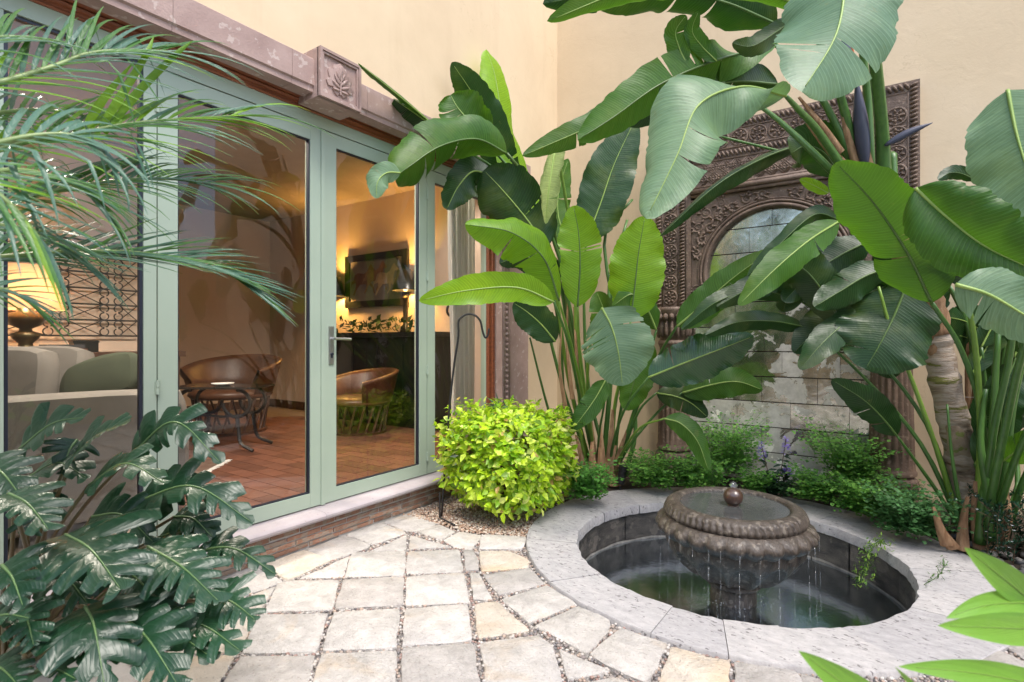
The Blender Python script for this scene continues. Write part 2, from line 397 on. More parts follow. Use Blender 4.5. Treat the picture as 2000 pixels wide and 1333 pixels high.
# ------------------------------------------------------------------ ground, paving, pool
PC = Vector((-.775, 3.45)); RI = .905; RO = 1.283
def ring_c(a):            # coping centre drifts a little between inner and outer edge
    return Vector((-.782 + RI * math.cos(a), 3.415 + RI * math.sin(a))), Vector((-.765 + RO * math.cos(a), 3.50 + RO * math.sin(a)))
mb = MB(); n = 48
big = []
for k in range(n):
    a = 2 * PI * k / n; q = 40 / max(abs(math.cos(a)), abs(math.sin(a)))
    big.append((PC.x + q * math.cos(a), PC.y + q * math.sin(a), -.03))
mb.quadgrid([[(-.782 + .96 * math.cos(2 * PI * k / n), 3.415 + .96 * math.sin(2 * PI * k / n), -.03) for k in range(n)],
             [(PC.x + 4 * math.cos(2 * PI * k / n), PC.y + 4 * math.sin(2 * PI * k / n), -.03) for k in range(n)], big], close=True)
tag(mb.build('ground', M['mortar']), kind='structure')

zA = lambda u, v: (420 + .26474 * u, 980 + .26474 * v)
zB = lambda u, v: (780 + .26474 * u, 980 + .26474 * v)
zC = lambda u, v: (1150 + .225 * u, 1150 + .225 * v)
zD = lambda u, v: (1550 + .225 * u, 1050 + .225 * v)
STONES = [
 (zA, 0, [(1250,150),(1460,70),(1640,160),(1480,215),(1395,205)]), (zA, 0, [(975,240),(1230,155),(1385,215),(1395,235),(1170,310)]),
 (zA, 0, [(680,350),(955,248),(1140,312),(1130,335),(870,425)]), (zA, 1, [(350,470),(655,360),(850,430),(540,575)]),
 (zA, 0, [(-40,620),(320,490),(500,585),(430,610),(100,720)]), (zA, 0, [(630,560),(985,400),(950,545)]),
 (zA, 0, [(1150,360),(1410,245),(1405,355)]), (zB, 0, [(85,250),(380,330),(80,345)]),
 (zA, 0, [(1010,385),(1050,375),(1400,365),(1390,540),(960,550)]), (zA, 0, [(470,600),(540,585),(910,580),(860,790),(370,805)]),
 (zA, 0, [(950,575),(1385,555),(1375,755),(890,785)]), (zA, 0, [(205,720),(450,625),(330,800),(150,830)]),
 (zA, 0, [(330,835),(825,825),(745,1100),(205,1110)]), (zA, 0, [(870,835),(900,815),(1355,790),(1335,1065),(800,1090)]),
 (zA, 1, [(-200,850),(290,830),(170,1100),(-350,1110)]), (zA, 0, [(190,1140),(735,1130),(600,1600),(-100,1600)]),
 (zA, 0, [(785,1115),(1335,1095),(1325,1600),(650,1600)]), (zA, 1, [(-400,1140),(140,1130),(-150,1600),(-800,1600)]),
 (zB, 0, [(65,365),(435,350),(465,510),(60,525)]), (zB, 0, [(60,555),(290,535),(470,525),(515,735),(55,760)]),
 (zB, 0, [(50,795),(500,760),(530,1010),(470,1025),(25,1060)]), (zB, 0, [(25,1080),(545,1055),(630,1600),(10,1600)]),
 (zB, 0, [(140,215),(290,165),(410,215),(310,280)]), (zB, 0, [(330,280),(440,220),(600,245),(540,350),(410,330)]),
 (zB, 0, [(610,250),(640,245),(930,260),(905,345),(590,345)]), (zB, 0, [(475,355),(545,360),(570,420),(590,500),(490,500)]),
 (zB, 1, [(595,365),(820,365),(950,430),(945,480),(610,510)]), (zB, 0, [(520,525),(590,525),(680,710),(545,715)]),
 (zB, 0, [(620,540),(960,490),(1060,600),(740,685)]), (zB, 1, [(560,755),(720,735),(860,860),(950,940),(590,1000),(575,960)]),
 (zB, 0, [(760,715),(1090,615),(1300,745),(960,890)]), (zB, 0, [(1010,910),(1320,770),(1540,870),(1550,930),(1385,1110)]),
 (zB, 0, [(600,1040),(1020,985),(1130,1060),(1270,1600),(680,1600)]), (zB, 0, [(1180,1090),(1530,1230),(1540,1250),(1250,1300)]),
 (zC, 0, [(15,570),(280,345),(670,480),(560,720),(480,800),(230,690)]), (zC, 1, [(720,500),(1030,590),(1215,620),(1215,1050),(540,1000)]),
 (zC, 0, [(1275,635),(1790,710),(1880,850),(1900,1100),(1275,1100)]), (zC, 0, [(0,800),(240,760),(430,830),(500,1050),(-60,1050)]),
 (zC, 0, [(1850,740),(2100,830),(2500,900),(2500,1150),(1960,1150)]),
 (zD, 0, [(1480,1130),(1790,985),(2000,1080),(2300,1300),(2200,1600),(1500,1600)]), (zD, 0, [(1820,900),(2100,800),(2400,1100),(2010,1050)]),
 (zA, 0, [(-700,700),(-80,640),(60,740),(130,820),(-230,835),(-800,850)]), (zA, 0, [(-900,870),(-240,855),(-390,1110),(-1100,1110)]),
]
PAVE = []
paving = thing('paving', (-1.2, 2, 0), 'pale irregular flagstones laid in the courtyard with pebble joints', 'paving')
del paving['category'], paving['label']; paving['kind'] = 'structure'
def stone(poly, m, h=.0):
    """a flagstone: wandering edges, chipped bevel"""
    out = []; k = len(poly)
    cx = sum(p[0] for p in poly) / k; cy = sum(p[1] for p in poly) / k
    ar = sum(poly[i][0] * poly[(i + 1) % k][1] - poly[(i + 1) % k][0] * poly[i][1] for i in range(k))
    if ar < 0: poly = poly[::-1]
    poly = [(x + (x - cx) / math.hypot(x - cx, y - cy) * .010, y + (y - cy) / math.hypot(x - cx, y - cy) * .010) for x, y in poly]
    for i in range(k):
        a = Vector(poly[i]); b = Vector(poly[(i + 1) % k]); L = (b - a).length; m_ = max(2, int(L / .035))
        nrm = Vector((b - a).normalized().yx); nrm.y *= -1
        for q in range(m_):
            t = q / m_; p = a.lerp(b, t)
            if q == 0: p = p.lerp(Vector((cx, cy)), .006 / max(.05, (p - Vector((cx, cy))).length))
            p = p - nrm * (noise.noise(Vector((p.x * 9, p.y * 9, 3))) * .008 + random.uniform(0, .003))
            out.append((p.x, p.y))
    mb = MB(); mb.prism(out, -.045, h, bevel=.006)
    o = mb.build('flagstone', m, paving, sharp=50); return o
for fn, oc, P in STONES:
    poly = [tuple(gnd(*fn(*q)).xy) for q in P]
    PAVE.append(poly)
    stone(poly, M['paver_ochre'] if oc else M['paver'], random.uniform(-.003, .003))
# the same paving goes on behind the tripod
for j in range(7):
    for i in range(11):
        x0 = -2.7 + i * .43; y0 = .72 - j * .42
        d = (-SY * (x0 + .2) + CY * (y0 + .2))
        if d > 1.45 or (x0 < -1.2 and y0 > .2): continue
        jt = lambda: random.uniform(-.03, .03)
        poly = [(x0 + .02 + jt(), y0 + .02 + jt()), (x0 + .41 + jt(), y0 + .02 + jt()), (x0 + .41 + jt(), y0 + .40 + jt()), (x0 + .02 + jt(), y0 + .40 + jt())]
        if any(inpoly(px, py, q) for q in PAVE[:44] for px, py in poly): continue
        PAVE.append(poly); stone(poly, M['paver'], random.uniform(-.003, .003))
# right of the pool the flags go on too
for j in range(6):
    for i in range(5):
        x0 = .75 + i * .43; y0 = 1.2 + j * .44
        poly = [(x0 + .02, y0 + .02), (x0 + .41, y0 + .03), (x0 + .40, y0 + .42), (x0 + .03, y0 + .41)]
        if any((Vector(p) - Vector((-.765, 3.5))).length < RO + .04 for p in poly): continue
        if any(inpoly(px, py, q) for q in PAVE[:44] for px, py in poly): continue
        PAVE.append(poly); stone(poly, M['paver'], random.uniform(-.003, .003))

# --- pool
pool = thing('fountain_pool', (-.78, 3.42, 0), 'round sunken stone pool with pitted grey coping around the fountain', 'pool')
J = []
for (pi, po) in [((1127,1036),(1038,1032)), ((1129,1065),(1034,1062)), ((1145,1093),(1053,1100)), ((1177,1124),(1095,1145)), ((1234,1153),(1172,1189)),
                 ((1315,1187),(1280,1237)), ((1412,1210),(1409,1283)), ((1519,1226),(1553,1310)), ((1640,1228),(1740,1312)), ((1780,1190),(1890,1240)),
                 ((1794,1155),(1925,1165)), ((1779,1114),(1901,1122)), ((1741,1084),(1793,1081)), ((1585,1023),(1600,990)), ((1320,985),(1300,960)), ((1252,990),(1215,960)), ((1180,1005),(1100,985))]:
    a = gnd(*pi); b = gnd(*po)
    J.append(math.atan2(a.y - 3.415, a.x + .782))
J = sorted(J)
for i in range(len(J)):
    a0 = J[i]; a1 = J[(i + 1) % len(J)]
    if a1 < a0: a1 += 2 * PI
    m_ = max(3, int((a1 - a0) / .045)); inn = []; out = []
    g = .0012
    for q in range(m_ + 1):
        a = a0 + g + (a1 - a0 - 2 * g) * q / m_; pi, po = ring_c(a)
        jr = noise.noise(Vector((math.cos(a) * 16, math.sin(a) * 16, 1))) * .014 + random.uniform(-.004, .004)
        inn.append(pi + (pi - PC).normalized() * jr); out.append(po + (po - PC).normalized() * noise.noise(Vector((math.cos(a) * 9, math.sin(a) * 9, 7))) * .006)
    mb = MB(); top = random.uniform(.006, .012); mid = []
    def P(p, z): return (p.x, p.y, z)
    rows = [[P(p, -.055) for p in inn], [P(p + (PC - p).normalized() * random.uniform(-.004, .004), -.02) for p in inn], [P(p.lerp(o_, .02), top - .002) for p, o_ in zip(inn, out)], [P(p.lerp(o_, .05), top) for p, o_ in zip(inn, out)],
            [P(p.lerp(o_, .985), top) for p, o_ in zip(inn, out)], [P(o_, top - .006) for o_ in out], [P(o_, -.055) for o_ in out]]
    b = len(mb.v); mb.quadgrid(rows); c_ = m_ + 1
    mb.face([r * c_ for r in range(7)]); mb.face([r * c_ + m_ for r in range(7)][::-1])
    mb.face([0, m_, 6 * c_ + m_, 6 * c_]) if False else None
    mb.build('coping_stone', M['coping'], pool, sharp=40)
mb = MB(); mb.quadgrid([[(-.78 + r * math.cos(2 * PI * k / 60), 3.44 + r * math.sin(2 * PI * k / 60), .0) for k in range(60)] for r in (.955, 1.2)], close=True); mb.build('joint_mortar', M['mortar'], pool)
# pool wall in facing slabs, floor
for i in range(14):
    a0 = 2 * PI * i / 14; a1 = 2 * PI * (i + 1) / 14
    for (z0, z1) in ((-.62, -.30), (-.296, -.055)):
        mb = MB(); r0 = .925 + random.uniform(-.003, .004); sh = (0 if z0 > -.4 else .2)
        rows = []
        for z in (z0, z1): rows.append([(-.782 + r0 * math.cos(a0 + sh + .003 + (a1 - a0 - .006) * k / 6), 3.415 + r0 * math.sin(a0 + sh + .003 + (a1 - a0 - .006) * k / 6), z) for k in range(7)])
        mb.quadgrid(rows)
        mb.build('wall_slab', M['pool_wall'], pool)
mb = MB(); mb.lathe([(.95, -.62), (.95, -.04)], (-.782, 3.415, 0), 48, cap=False); mb.lathe([(.95, -.62), (.0, -.62)], (-.782, 3.415, 0), 48); mb.build('pool_lining', M['pool_wall'], pool)
mb = MB(); rows = [[(-.782 + (.9225 + .0015 * math.sin(k * 3.1)) * math.cos(2 * PI * k / 90), 3.415 + (.9225 + .0015 * math.sin(k * 3.1)) * math.sin(2 * PI * k / 90), z + .004 * math.sin(k * 1.3)) for k in range(90)] for z in (-.262, -.246)]; mb.quadgrid(rows, close=True)
mb.build('lime_crust', mat('lime_crust', (.34, .32, .29), (.16, .15, .14), 18, .8, .5, 60), pool)
m, t, p, N = nodes('water')
t.nodes.remove(p)
tr = mk(t, 'BsdfTransparent'); tr.inputs[0].default_value = (.42, .53, .56, 1)
df = mk(t, 'BsdfDiffuse'); df.inputs[0].default_value = (.23, .34, .42, 1)
m1 = mk(t, 'MixShader'); m1.inputs[0].default_value = .88; t.links.new(tr.outputs[0], m1.inputs[1]); t.links.new(df.outputs[0], m1.inputs[2])
gl = mk(t, 'BsdfGlossy'); gl.inputs['Roughness'].default_value = .16
geo = mk(t, 'NewGeometry').outputs['Position']
nb = bump(t, None, noi(t, geo, 5, 3, .5, .6), .06, .03); nb = bump(t, None, noi(t, geo, 26, 2), .05, .01, nb); t.links.new(nb, gl.inputs['Normal']); gl.inputs['Color'].default_value = (.6, .66, .72, 1)
fr = mk(t, 'Fresnel'); fr.inputs[0].default_value = 1.33; t.links.new(nb, fr.inputs['Normal'])
m2 = mk(t, 'MixShader'); t.links.new(fr.outputs[0], m2.inputs[0]); t.links.new(m1.outputs[0], m2.inputs[1]); t.links.new(gl.outputs[0], m2.inputs[2])
t.links.new(m2.outputs[0], t.nodes['Material Output'].inputs[0]); M['water'] = m
mb = MB(); mb.quadgrid([[(-.782 + r * math.cos(2 * PI * k / 48), 3.415 + r * math.sin(2 * PI * k / 48), -.26) for k in range(48)] for r in (.02, .3, .6, .926)], close=True)
tag(mb.build('water', M['water'], smooth=True), kind='structure')

# --- fountain
M['dish_water'] = mat('dish_water', (.075, .078, .078), (.05, .052, .052), 5, .07, .10, 9, spec=.5, bdist=.02)
FX, FY = -.743, 3.344
fo = thing('fountain', (FX, FY, -.6), 'dark carved bronze toned bowl fountain with fluted double rim and ball finial in the pool', 'fountain')
mb = MB(); mb.lathe([(.13, -.6), (.13, -.30), (.125, -.2), (.128, -.17)], (FX, FY, 0), 40); mb.build('pedestal', M['bronze'], fo, smooth=True)
mb = MB(); mb.lathe([(.128, -.17), (.150, -.165), (.158, -.15), (.150, -.135), (.14, -.13)], (FX, FY, 0), 40); mb.build('collar', M['bronze'], fo, smooth=True)
def bmod(r, z, a):
    u = (z + .13) / .27
    if u < 0 or u > 1: return r, z
    k = (a / (2 * PI) * 13) % 1 - .5; w_ = .40 * (1 if u < .35 else math.sqrt(max(0, 1 - ((u - .35) / .33) ** 2)))
    ins = max(0, min(1, (w_ - abs(k)) / .035)) * max(0, min(1, u / .08))
    return r - .06 * ins * (1 - (k / .5) ** 2 * .6), z
prof = []
for q in range(40):
    u = q / 39; prof.append((.145 + (.392 - .145) * (math.sin(u * PI / 2) ** .62), -.13 + .27 * (u ** 1.1)))
mb = MB(); mb.lathe(prof, (FX, FY, 0), 208, bmod); mb.build('bowl', M['bronze'], fo, smooth=True)
def lob(r, z, a):
    u = (z - .125) / .10; e = math.sin(max(0, min(1, u)) * PI)
    k = abs(math.sin(a * 13)); return r + .026 * e * k ** .7 - .004, z - .014 * (1 - u) * k
mb = MB(); mb.lathe([(.36, .125)] + [(.395 + .026 * math.sin(q / 9 * PI), .125 + .10 * q / 9) for q in range(10)] + [(.37, .226)], (FX, FY, 0), 26 * 8, lob); mb.build('lobed_ring', M['bronze'], fo, smooth=True)
def flu(r, z, a):
    u = max(0, min(1, (z - .222) / .075)); k = abs(math.sin(a * 32 + (u ** 2) * .9)); return r + .017 * (k ** .6) * math.sin(min(1, u * 1.05 + .05) * PI) ** .5 - .004, z
mb = MB(); mb.lathe([(.372, .222)] + [(.380 - .003 * math.cos(q) - .014 * max(0, (q - 5) / 5) ** 2, .222 + .073 * q / 10) for q in range(11)] + [(.352, .302), (.345, .304), (.318, .302), (.302, .292), (.295, .280), (.29, .262)], (FX, FY, 0), 64 * 6, flu)
mb.build('fluted_rim', M['bronze'], fo, smooth=True)
mb = MB(); mb.lathe([(.31, .262), (.05, .25), (.0, .25)], (FX, FY, 0), 48); mb.build('dish', M['bronze'], fo, smooth=True)
mb = MB(); mb.quadgrid([[(FX + r * math.cos(2 * PI * k / 48), FY + r * math.sin(2 * PI * k / 48), .287) for k in range(48)] for r in (.01, .1, .2, .301)], close=True)
tag(mb.build('dish_water', M['dish_water'], smooth=True), 'thin sheet of water filling the top dish of the fountain', 'water')
def ball(r, z, a): return r * (1 + .035 * abs(math.cos(a * 2.5 + z * 14))), z
mb = MB(); mb.lathe([(.028, .275), (.034, .284), (.030, .290)] + [(.0525 * math.sin(R(20) + (PI - R(20)) * q / 12) + .001, .337 - .0525 * math.cos(R(20) + (PI - R(20)) * q / 12)) for q in range(12)] + [(.0, .391)], (FX, FY, 0), 60, ball)
M['finial'] = mat('finial', (.085, .042, .028), (.045, .022, .016), 30, .28, .3, 60, spec=.7, coat=.6)
mb.build('finial', M['finial'], fo, smooth=True)
# water: bubbling jet, falling threads, splashes
m, t, p, N = nodes('falling_water'); t.nodes.remove(p)
tr = mk(t, 'BsdfTransparent'); df = mk(t, 'BsdfDiffuse'); df.inputs[0].default_value = (.75, .8, .85, 1)
gl = mk(t, 'BsdfGlossy'); gl.inputs['Roughness'].default_value = .1
m1 = mk(t, 'MixShader'); m1.inputs[0].default_value = .08; t.links.new(tr.outputs[0], m1.inputs[1]); t.links.new(df.outputs[0], m1.inputs[2])
m2 = mk(t, 'MixShader'); m2.inputs[0].default_value = .09; t.links.new(m1.outputs[0], m2.inputs[1]); t.links.new(gl.outputs[0], m2.inputs[2])
t.links.new(m2.outputs[0], t.nodes['Material Output'].inputs[0]); M['drip'] = m
jet = MB(); jet.lathe([(.012, .385), (.020, .395), (.021, .405), (.012, .42), (.0, .428)], (FX, FY, 0), 14, lambda r, z, a: (r * (1 + .2 * math.sin(3 * a)), z))
tag(jet.build('water_jet', M['drip'], smooth=True), 'small bubble of water welling from the top of the ball finial', 'water')
view = math.atan2(-FY, -FX)
STR = [(-62, .437, .003), (-50, .437, .004), (-38, .435, .004), (-28, .43, .0025), (-16, .43, .0065), (-8, .43, .003), (4, .43, .004), (17, .43, .003), (30, .432, .0055), (41, .435, .003), (56, .437, .005), (66, .437, .003), (82, .437, .003)]
for (dg, r, wd) in STR:
    a = view + R(dg); mb = MB(); pts = []; rad = []
    x, y = FX + r * math.cos(a), FY + r * math.sin(a)
    for q in range(14):
        u = q / 13; pts.append((x + math.cos(a) * .012 * u + random.uniform(-.0015, .0015), y + math.sin(a) * .012 * u + random.uniform(-.0015, .0015), .16 - .42 * u)); rad.append(wd * (1.0 - .45 * u) * random.uniform(.3, 1.2))
    q = 0
    while q < 13:
        e_ = min(13, q + random.choice((1, 2, 2, 3))); mb.tube(pts[q:e_ + 1], [.0006] + rad[q + 1:e_] + [.0005] if e_ > q + 1 else [rad[q] * .8, .0005], 6); q = e_ + (1 if random.random() < .4 else 0)
    for q in range(12):
        s_ = random.uniform(.0015, .0032); z = random.uniform(-.25, -.05); e = random.uniform(0, 2 * PI); d_ = random.uniform(.004, .022)
        mb.lathe([(0, -s_), (s_, 0), (0, s_)], (x + d_ * math.cos(e), y + d_ * math.sin(e), z), 5)
    o = tag(mb.build('water_thread', M['drip'], smooth=True), 'thin threads of water falling from the fountain rim into the pool', 'water', 'falling water threads')
mb = MB()
for q in range(170):
    e = random.uniform(0, 2 * PI); d_ = .145 + abs(random.gauss(0, .05)); s_ = random.uniform(.002, .006)
    mb.lathe([(0, -s_), (s_, 0), (0, s_)], (FX + d_ * math.cos(e), FY + d_ * math.sin(e), -.26 + abs(random.gauss(0, .03))), 5)
tag(mb.build('splash', M['drip'], smooth=True), 'splashing water drops around the fountain foot', 'water', kind='stuff')

# ------------------------------------------------------------------ pebbles and gravel
ICO = None
def ico():
    ph = (1 + 5 ** .5) / 2; v = []
    for a in (-1, 1):
        for b in (-ph, ph): v += [(a, b, 0), (0, a, b), (b, 0, a)]
    V = [Vector(x).normalized() for x in v]; F = []
    for i in range(12):
        for j in range(i + 1, 12):
            for k in range(j + 1, 12):
                if all((V[x] - V[y]).length < 1.1 for x, y in ((i, j), (j, k), (i, k))):
                    nrm = (V[j] - V[i]).cross(V[k] - V[i]); F.append((i, j, k) if nrm.dot(V[i]) > 0 else (i, k, j))
    return V, F
IV, IF = ico()
def pebble(mb, c, r, colr, flat=.6):
    rot = Matrix.Rotation(random.uniform(0, 6.3), 3, 'Z') @ Matrix.Rotation(random.uniform(-.5, .5), 3, 'X')
    sx, sy = random.uniform(.75, 1.25), random.uniform(.7, 1.0); b = len(mb.v)
    for q in IV:
        p = rot @ Vector((q.x * sx * r, q.y * sy * r, q.z * r * flat)); mb.v.append((c[0] + p.x, c[1] + p.y, c[2] + p.z))
    mb.cc = colr
    for f in IF: mb.face([b + i for i in f])
    mb.cc = None
PCOL = [(.26, .23, .21), (.34, .28, .24), (.17, .16, .16), (.30, .20, .17), (.46, .42, .38), (.22, .19, .18), (.40, .31, .25), (.50, .47, .44)]
GCOL = [(.44, .33, .25), (.33, .22, .16), (.50, .42, .34), (.40, .26, .18), (.26, .18, .14), (.56, .49, .42)]
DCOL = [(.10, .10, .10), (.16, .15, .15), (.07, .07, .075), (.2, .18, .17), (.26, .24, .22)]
grav = [tuple(gnd(*q).xy) for q in [(785,1004),(846,1020),(891,1034),(939,1042),(1026,1049),(1060,1003),(1180,962),(1215,925),(1080,900),(830,958)]]
grav[-1] = (-2.87, 3.9); grav[0] = (-2.87, grav[0][1]); grav[-2] = (-2.6, 4.4)
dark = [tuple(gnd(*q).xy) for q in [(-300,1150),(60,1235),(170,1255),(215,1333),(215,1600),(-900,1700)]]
mb = MB(); mb.prism(grav, -.03, -.012); tag(mb.build('gravel_bed', M['soil']), kind='structure')
BB = [(min(p[0] for p in q) - .002, max(p[0] for p in q) + .002, min(p[1] for p in q) - .002, max(p[1] for p in q) + .002) for q in PAVE]
def covered(x, y):
    for q, b in zip(PAVE, BB):
        if b[0] < x < b[1] and b[2] < y < b[3] and inpoly(x, y, q): return True
    return False
jm = MB(); gm = MB(); dm = MB(); st = .0165
rows_ = int((4.4 - .9) / st); cols_ = int(3.9 / st); rnd = random.Random(3)
for j in range(rows_):
    for i in range(cols_):
        x = -2.87 + i * st + rnd.uniform(-.007, .007); y = .9 + j * st + rnd.uniform(-.007, .007)
        rr = math.hypot(x + .765, y - 3.5)
        if rr < RO + .004 or (rr > RO + .35 and x > .3) or (y > 3.6 and x > -2.0): continue
        if x > -.6 and y < 1.5: continue
        if inpoly(x, y, grav):
            for q in range(2): pebble(gm, (x + rnd.uniform(-.008, .008), y + rnd.uniform(-.008, .008), rnd.uniform(-.012, .004)), rnd.uniform(.006, .0115), rnd.choice(GCOL), .75)
            continue
        if -SY * x + CY * y < 1.75: continue
        if covered(x, y): continue
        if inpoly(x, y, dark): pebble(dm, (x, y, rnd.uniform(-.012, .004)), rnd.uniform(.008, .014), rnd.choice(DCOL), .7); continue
        if x < -2.84: continue
        pebble(jm, (x, y, -.010 + rnd.uniform(-.003, .003)), rnd.uniform(.0068, .0115), rnd.choice(PCOL), .7)
tag(jm.build('joint_pebble', M['pebble'], paving, smooth=True), kind='stuff')
tag(gm.build('gravel', M['pebble'], smooth=True), 'small reddish brown gravel around the yellow green shrub', 'gravel', kind='stuff')
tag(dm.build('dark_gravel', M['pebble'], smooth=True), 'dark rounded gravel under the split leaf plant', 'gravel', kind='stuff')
# soil bed behind the pool
mb = MB(); rr = []
ang = [R(a) for a in range(-8, 189, 7)]
inn = [(-.765 + (RO + .0) * math.cos(a), 3.5 + RO * math.sin(a), .0) for a in ang]
def outp(a):
    dx, dy = math.cos(a), math.sin(a); k = 9
    if dy > 0: k = min(k, (5.065 - 3.5) / dy)
    if dx < 0: k = min(k, (2.6 - .765) / -dx)
    if dx > 0: k = min(k, 2.2 / dx)
    return (-.765 + k * dx, 3.5 + k * dy, .05)
outer = [outp(a) for a in ang]
midr = [(a[0] * .6 + b[0] * .4, a[1] * .6 + b[1] * .4, .045) for a, b in zip(inn, outer)]
mb.quadgrid([inn, midr, outer]); tag(mb.build('soil_bed', M['soil'], smooth=True), kind='structure')
# river stones right of the pool
rs = MB(); rnd = random.Random(8)
for q in range(150):
    a = rnd.uniform(-.35, 1.25); k = RO + .05 + abs(rnd.gauss(0, .13)); pebble(rs, (-.765 + k * math.cos(a), 3.5 + k * math.sin(a), .02 + rnd.uniform(0, .03)), rnd.uniform(.02, .042), rnd.choice(DCOL), .5)
tag(rs.build('river_stone', M['pebble'], smooth=True), 'dark rounded river stones along the right edge of the pool', 'stones', kind='stuff')

# ------------------------------------------------------------------ walls
WX = -2.93; WY = 5.07; DX = -2.98
def yx(px, X=DX): return onx(px, 666, X).y
mb = MB(); mb.box((-3.25, -3.2, 2.84), (WX, WY + .3, 5.2)); mb.box((-3.25, 4.36, -.1), (WX, WY + .3, 2.84)); mb.box((-3.25, -4.5, -.1), (WX, -2.2, 2.84))
dw = tag(mb.build('door_wall', M['stucco']), 'cream stucco courtyard wall above and beside the green glass doors', 'wall')
mb = MB(); mb.box((WX, WY, -.1), (4.2, WY + .3, 5.2))
tag(mb.build('back_wall', M['stucco']), 'cream stucco courtyard wall behind the carved archway', 'wall')
mb = MB(); mb.box((-3.2, -5.0, -.1), (4.2, -4.7, 2.6)); mb.box((4.2, -5.0, -.1), (4.5, WY + .3, 2.6))
tag(mb.build('garden_wall', M['stucco']), 'cream boundary wall behind the viewer, seen only in reflections', 'wall')

# ------------------------------------------------------------------ door surround
sr = thing('door_surround', (-2.85, 1.5, .2), 'lilac stone lintel, carved block and pilaster framing the green glass doors', 'door surround')
LT, LB, LX = 2.93, 2.733, -2.80
yb0, yb1 = onx(626, 130, -2.74).y, onx(706, 170, -2.74).y
ys = [-2.2, -.6, onx(338, 60, LX).y, onx(571, 130, LX).y, yb0 + .02]
for a, b in zip(ys, ys[1:]):
    mb = MB(); pr = [(-2.910, LB + .04), (-2.910, LB), (LX - .012, LB), (LX - .012, LB + .03), (LX, LB + .038), (LX, LT - .006), (LX - .006, LT), (WX - .06, LT)]
    mb.quadgrid([[(x, y, z) for x, z in pr] for y in (a + .001, b - .001)], close=True)
    mb.face(range(8)); mb.face(range(8, 16)); mb.build('lintel_stone', M['lilac_stone'], sr)
for a, b in ((yb1 - .02, yb1 + .11), (yb1 + .11, 4.36)):
    mb = MB(); mb.quadgrid([[(x - .012, y, z) for x, z in pr] for y in (a + .001, b - .001)], close=True); mb.face(range(8)); mb.face(range(8, 16)); mb.build('lintel_stone', M['lilac_stone'], sr)
zb0, zb1 = 2.70, 2.992; BXF = -2.74
mb = MB(); mb.box((WX - .03, yb0, zb0), (BXF - .022, yb1, zb1)); 
blk = mb.build('carved_block', M['lilac_stone'], sr)
mb = MB()
def frm(w0, w1, x0, x1):
    a0, a1, c0, c1 = yb0 + w0, yb1 - w0, zb0 + w0, zb1 - w0; b0, b1, d0, d1 = yb0 + w1, yb1 - w1, zb0 + w1, zb1 - w1
    mb.quadgrid([[(x0, a0, c0), (x0, a1, c0), (x0, a1, c1), (x0, a0, c1)], [(x1, a0, c0), (x1, a1, c0), (x1, a1, c1), (x1, a0, c1)], [(x1, b0, d0), (x1, b1, d0), (x1, b1, d1), (x1, b0, d1)], [(x0, b0, d0), (x0, b1, d0), (x0, b1, d1), (x0, b0, d1)]], close=True)
frm(0, .016, BXF - .03, BXF); frm(.018, .03, BXF - .03, BXF - .007)
mb.build('block_border', M['lilac_stone'], blk)
mb = MB(); yc = (yb0 + yb1) / 2; zc = (zb0 + zb1) / 2
def S2(pts, s=1.0, dy=0, dz=0): return [(yc + dy + p[0] * s, zc + dz + p[1] * s) for p in pts]
trefoil = [(-.02,-.10),(.0,-.075),(.02,-.10),(.045,-.085),(.05,-.055),(.085,-.06),(.10,-.03),(.075,-.01),(.088,.03),(.075,.055),(.05,.05),(.05,.078),(.028,.088),(.0,.105),(-.028,.088),(-.05,.078),(-.05,.05),(-.075,.055),(-.088,.03),(-.075,-.01),(-.10,-.03),(-.085,-.06),(-.05,-.055),(-.045,-.085)]
mb.prism(S2(trefoil), BXF - .03, BXF - .012, 'x', bevel=.003)
def leafp(ang, L, wd, y0, z0):
    P = []
    for q in range(12):
        a = 2 * PI * q / 12; u = (1 - math.cos(a)) / 2 * L; v = math.sin(a) * wd * (1 - .4 * u / L)
        P.append((y0 + u * math.sin(ang) + v * math.cos(ang), z0 + u * math.cos(ang) - v * math.sin(ang)))
    return P[::-1]
for (ag, L, wd, y0, z0) in [(0, .085, .02, 0, .005), (.75, .065, .012, .004, -.03), (-.75, .065, .012, -.004, -.03), (1.15, .06, .011, .006, -.05), (-1.15, .06, .011, -.006, -.05), (.45, .06, .011, .004, -.005), (-.45, .06, .011, -.004, -.005), (1.6, .05, .009, .006, -.068), (-1.6, .05, .009, -.006, -.068)]:
    mb.prism(S2(leafp(ag, L, wd, y0, z0)), BXF - .02, BXF - .002, 'x', bevel=.004)
mb.tube([(BXF - .01, yc, zc - .09), (BXF - .006, yc, zc + .02)], .005, 6)
mb.build('leaf_relief', M['lilac_stone'], blk, sharp=50)
# pilaster with beaded edge beside the right jamb
mb = MB(); py0, py1 = 3.93, 4.36
mb.box((WX - .05, py0, .30), (-2.84, py1, 2.70)); pil = mb.build('pilaster', M['lilac_stone'], sr)
mb = MB(); mb.box((WX - .05, py0 - .004, .19), (-2.79, py1 + .05, .30)); mb.box((WX - .05, py0 - .002, .30), (-2.81, py1 + .03, .34)); mb.build('pilaster_base', M['lilac_stone'], pil)
mb = MB()
for k in range(46): 
    z = .40 + k * .048; mb.lathe([(.0, -.02), (.016, -.014), (.02, 0), (.016, .014), (.0, .02)], (-2.84, py0 + .07, z), 8)
mb.box((-2.845, py0 + .1, .4), (-2.832, py0 + .12, 2.6)); mb.box((-2.845, py0 + .02, .4), (-2.832, py0 + .04, 2.6))
mb.build('bead_carving', M['lilac_stone'], pil, smooth=True)
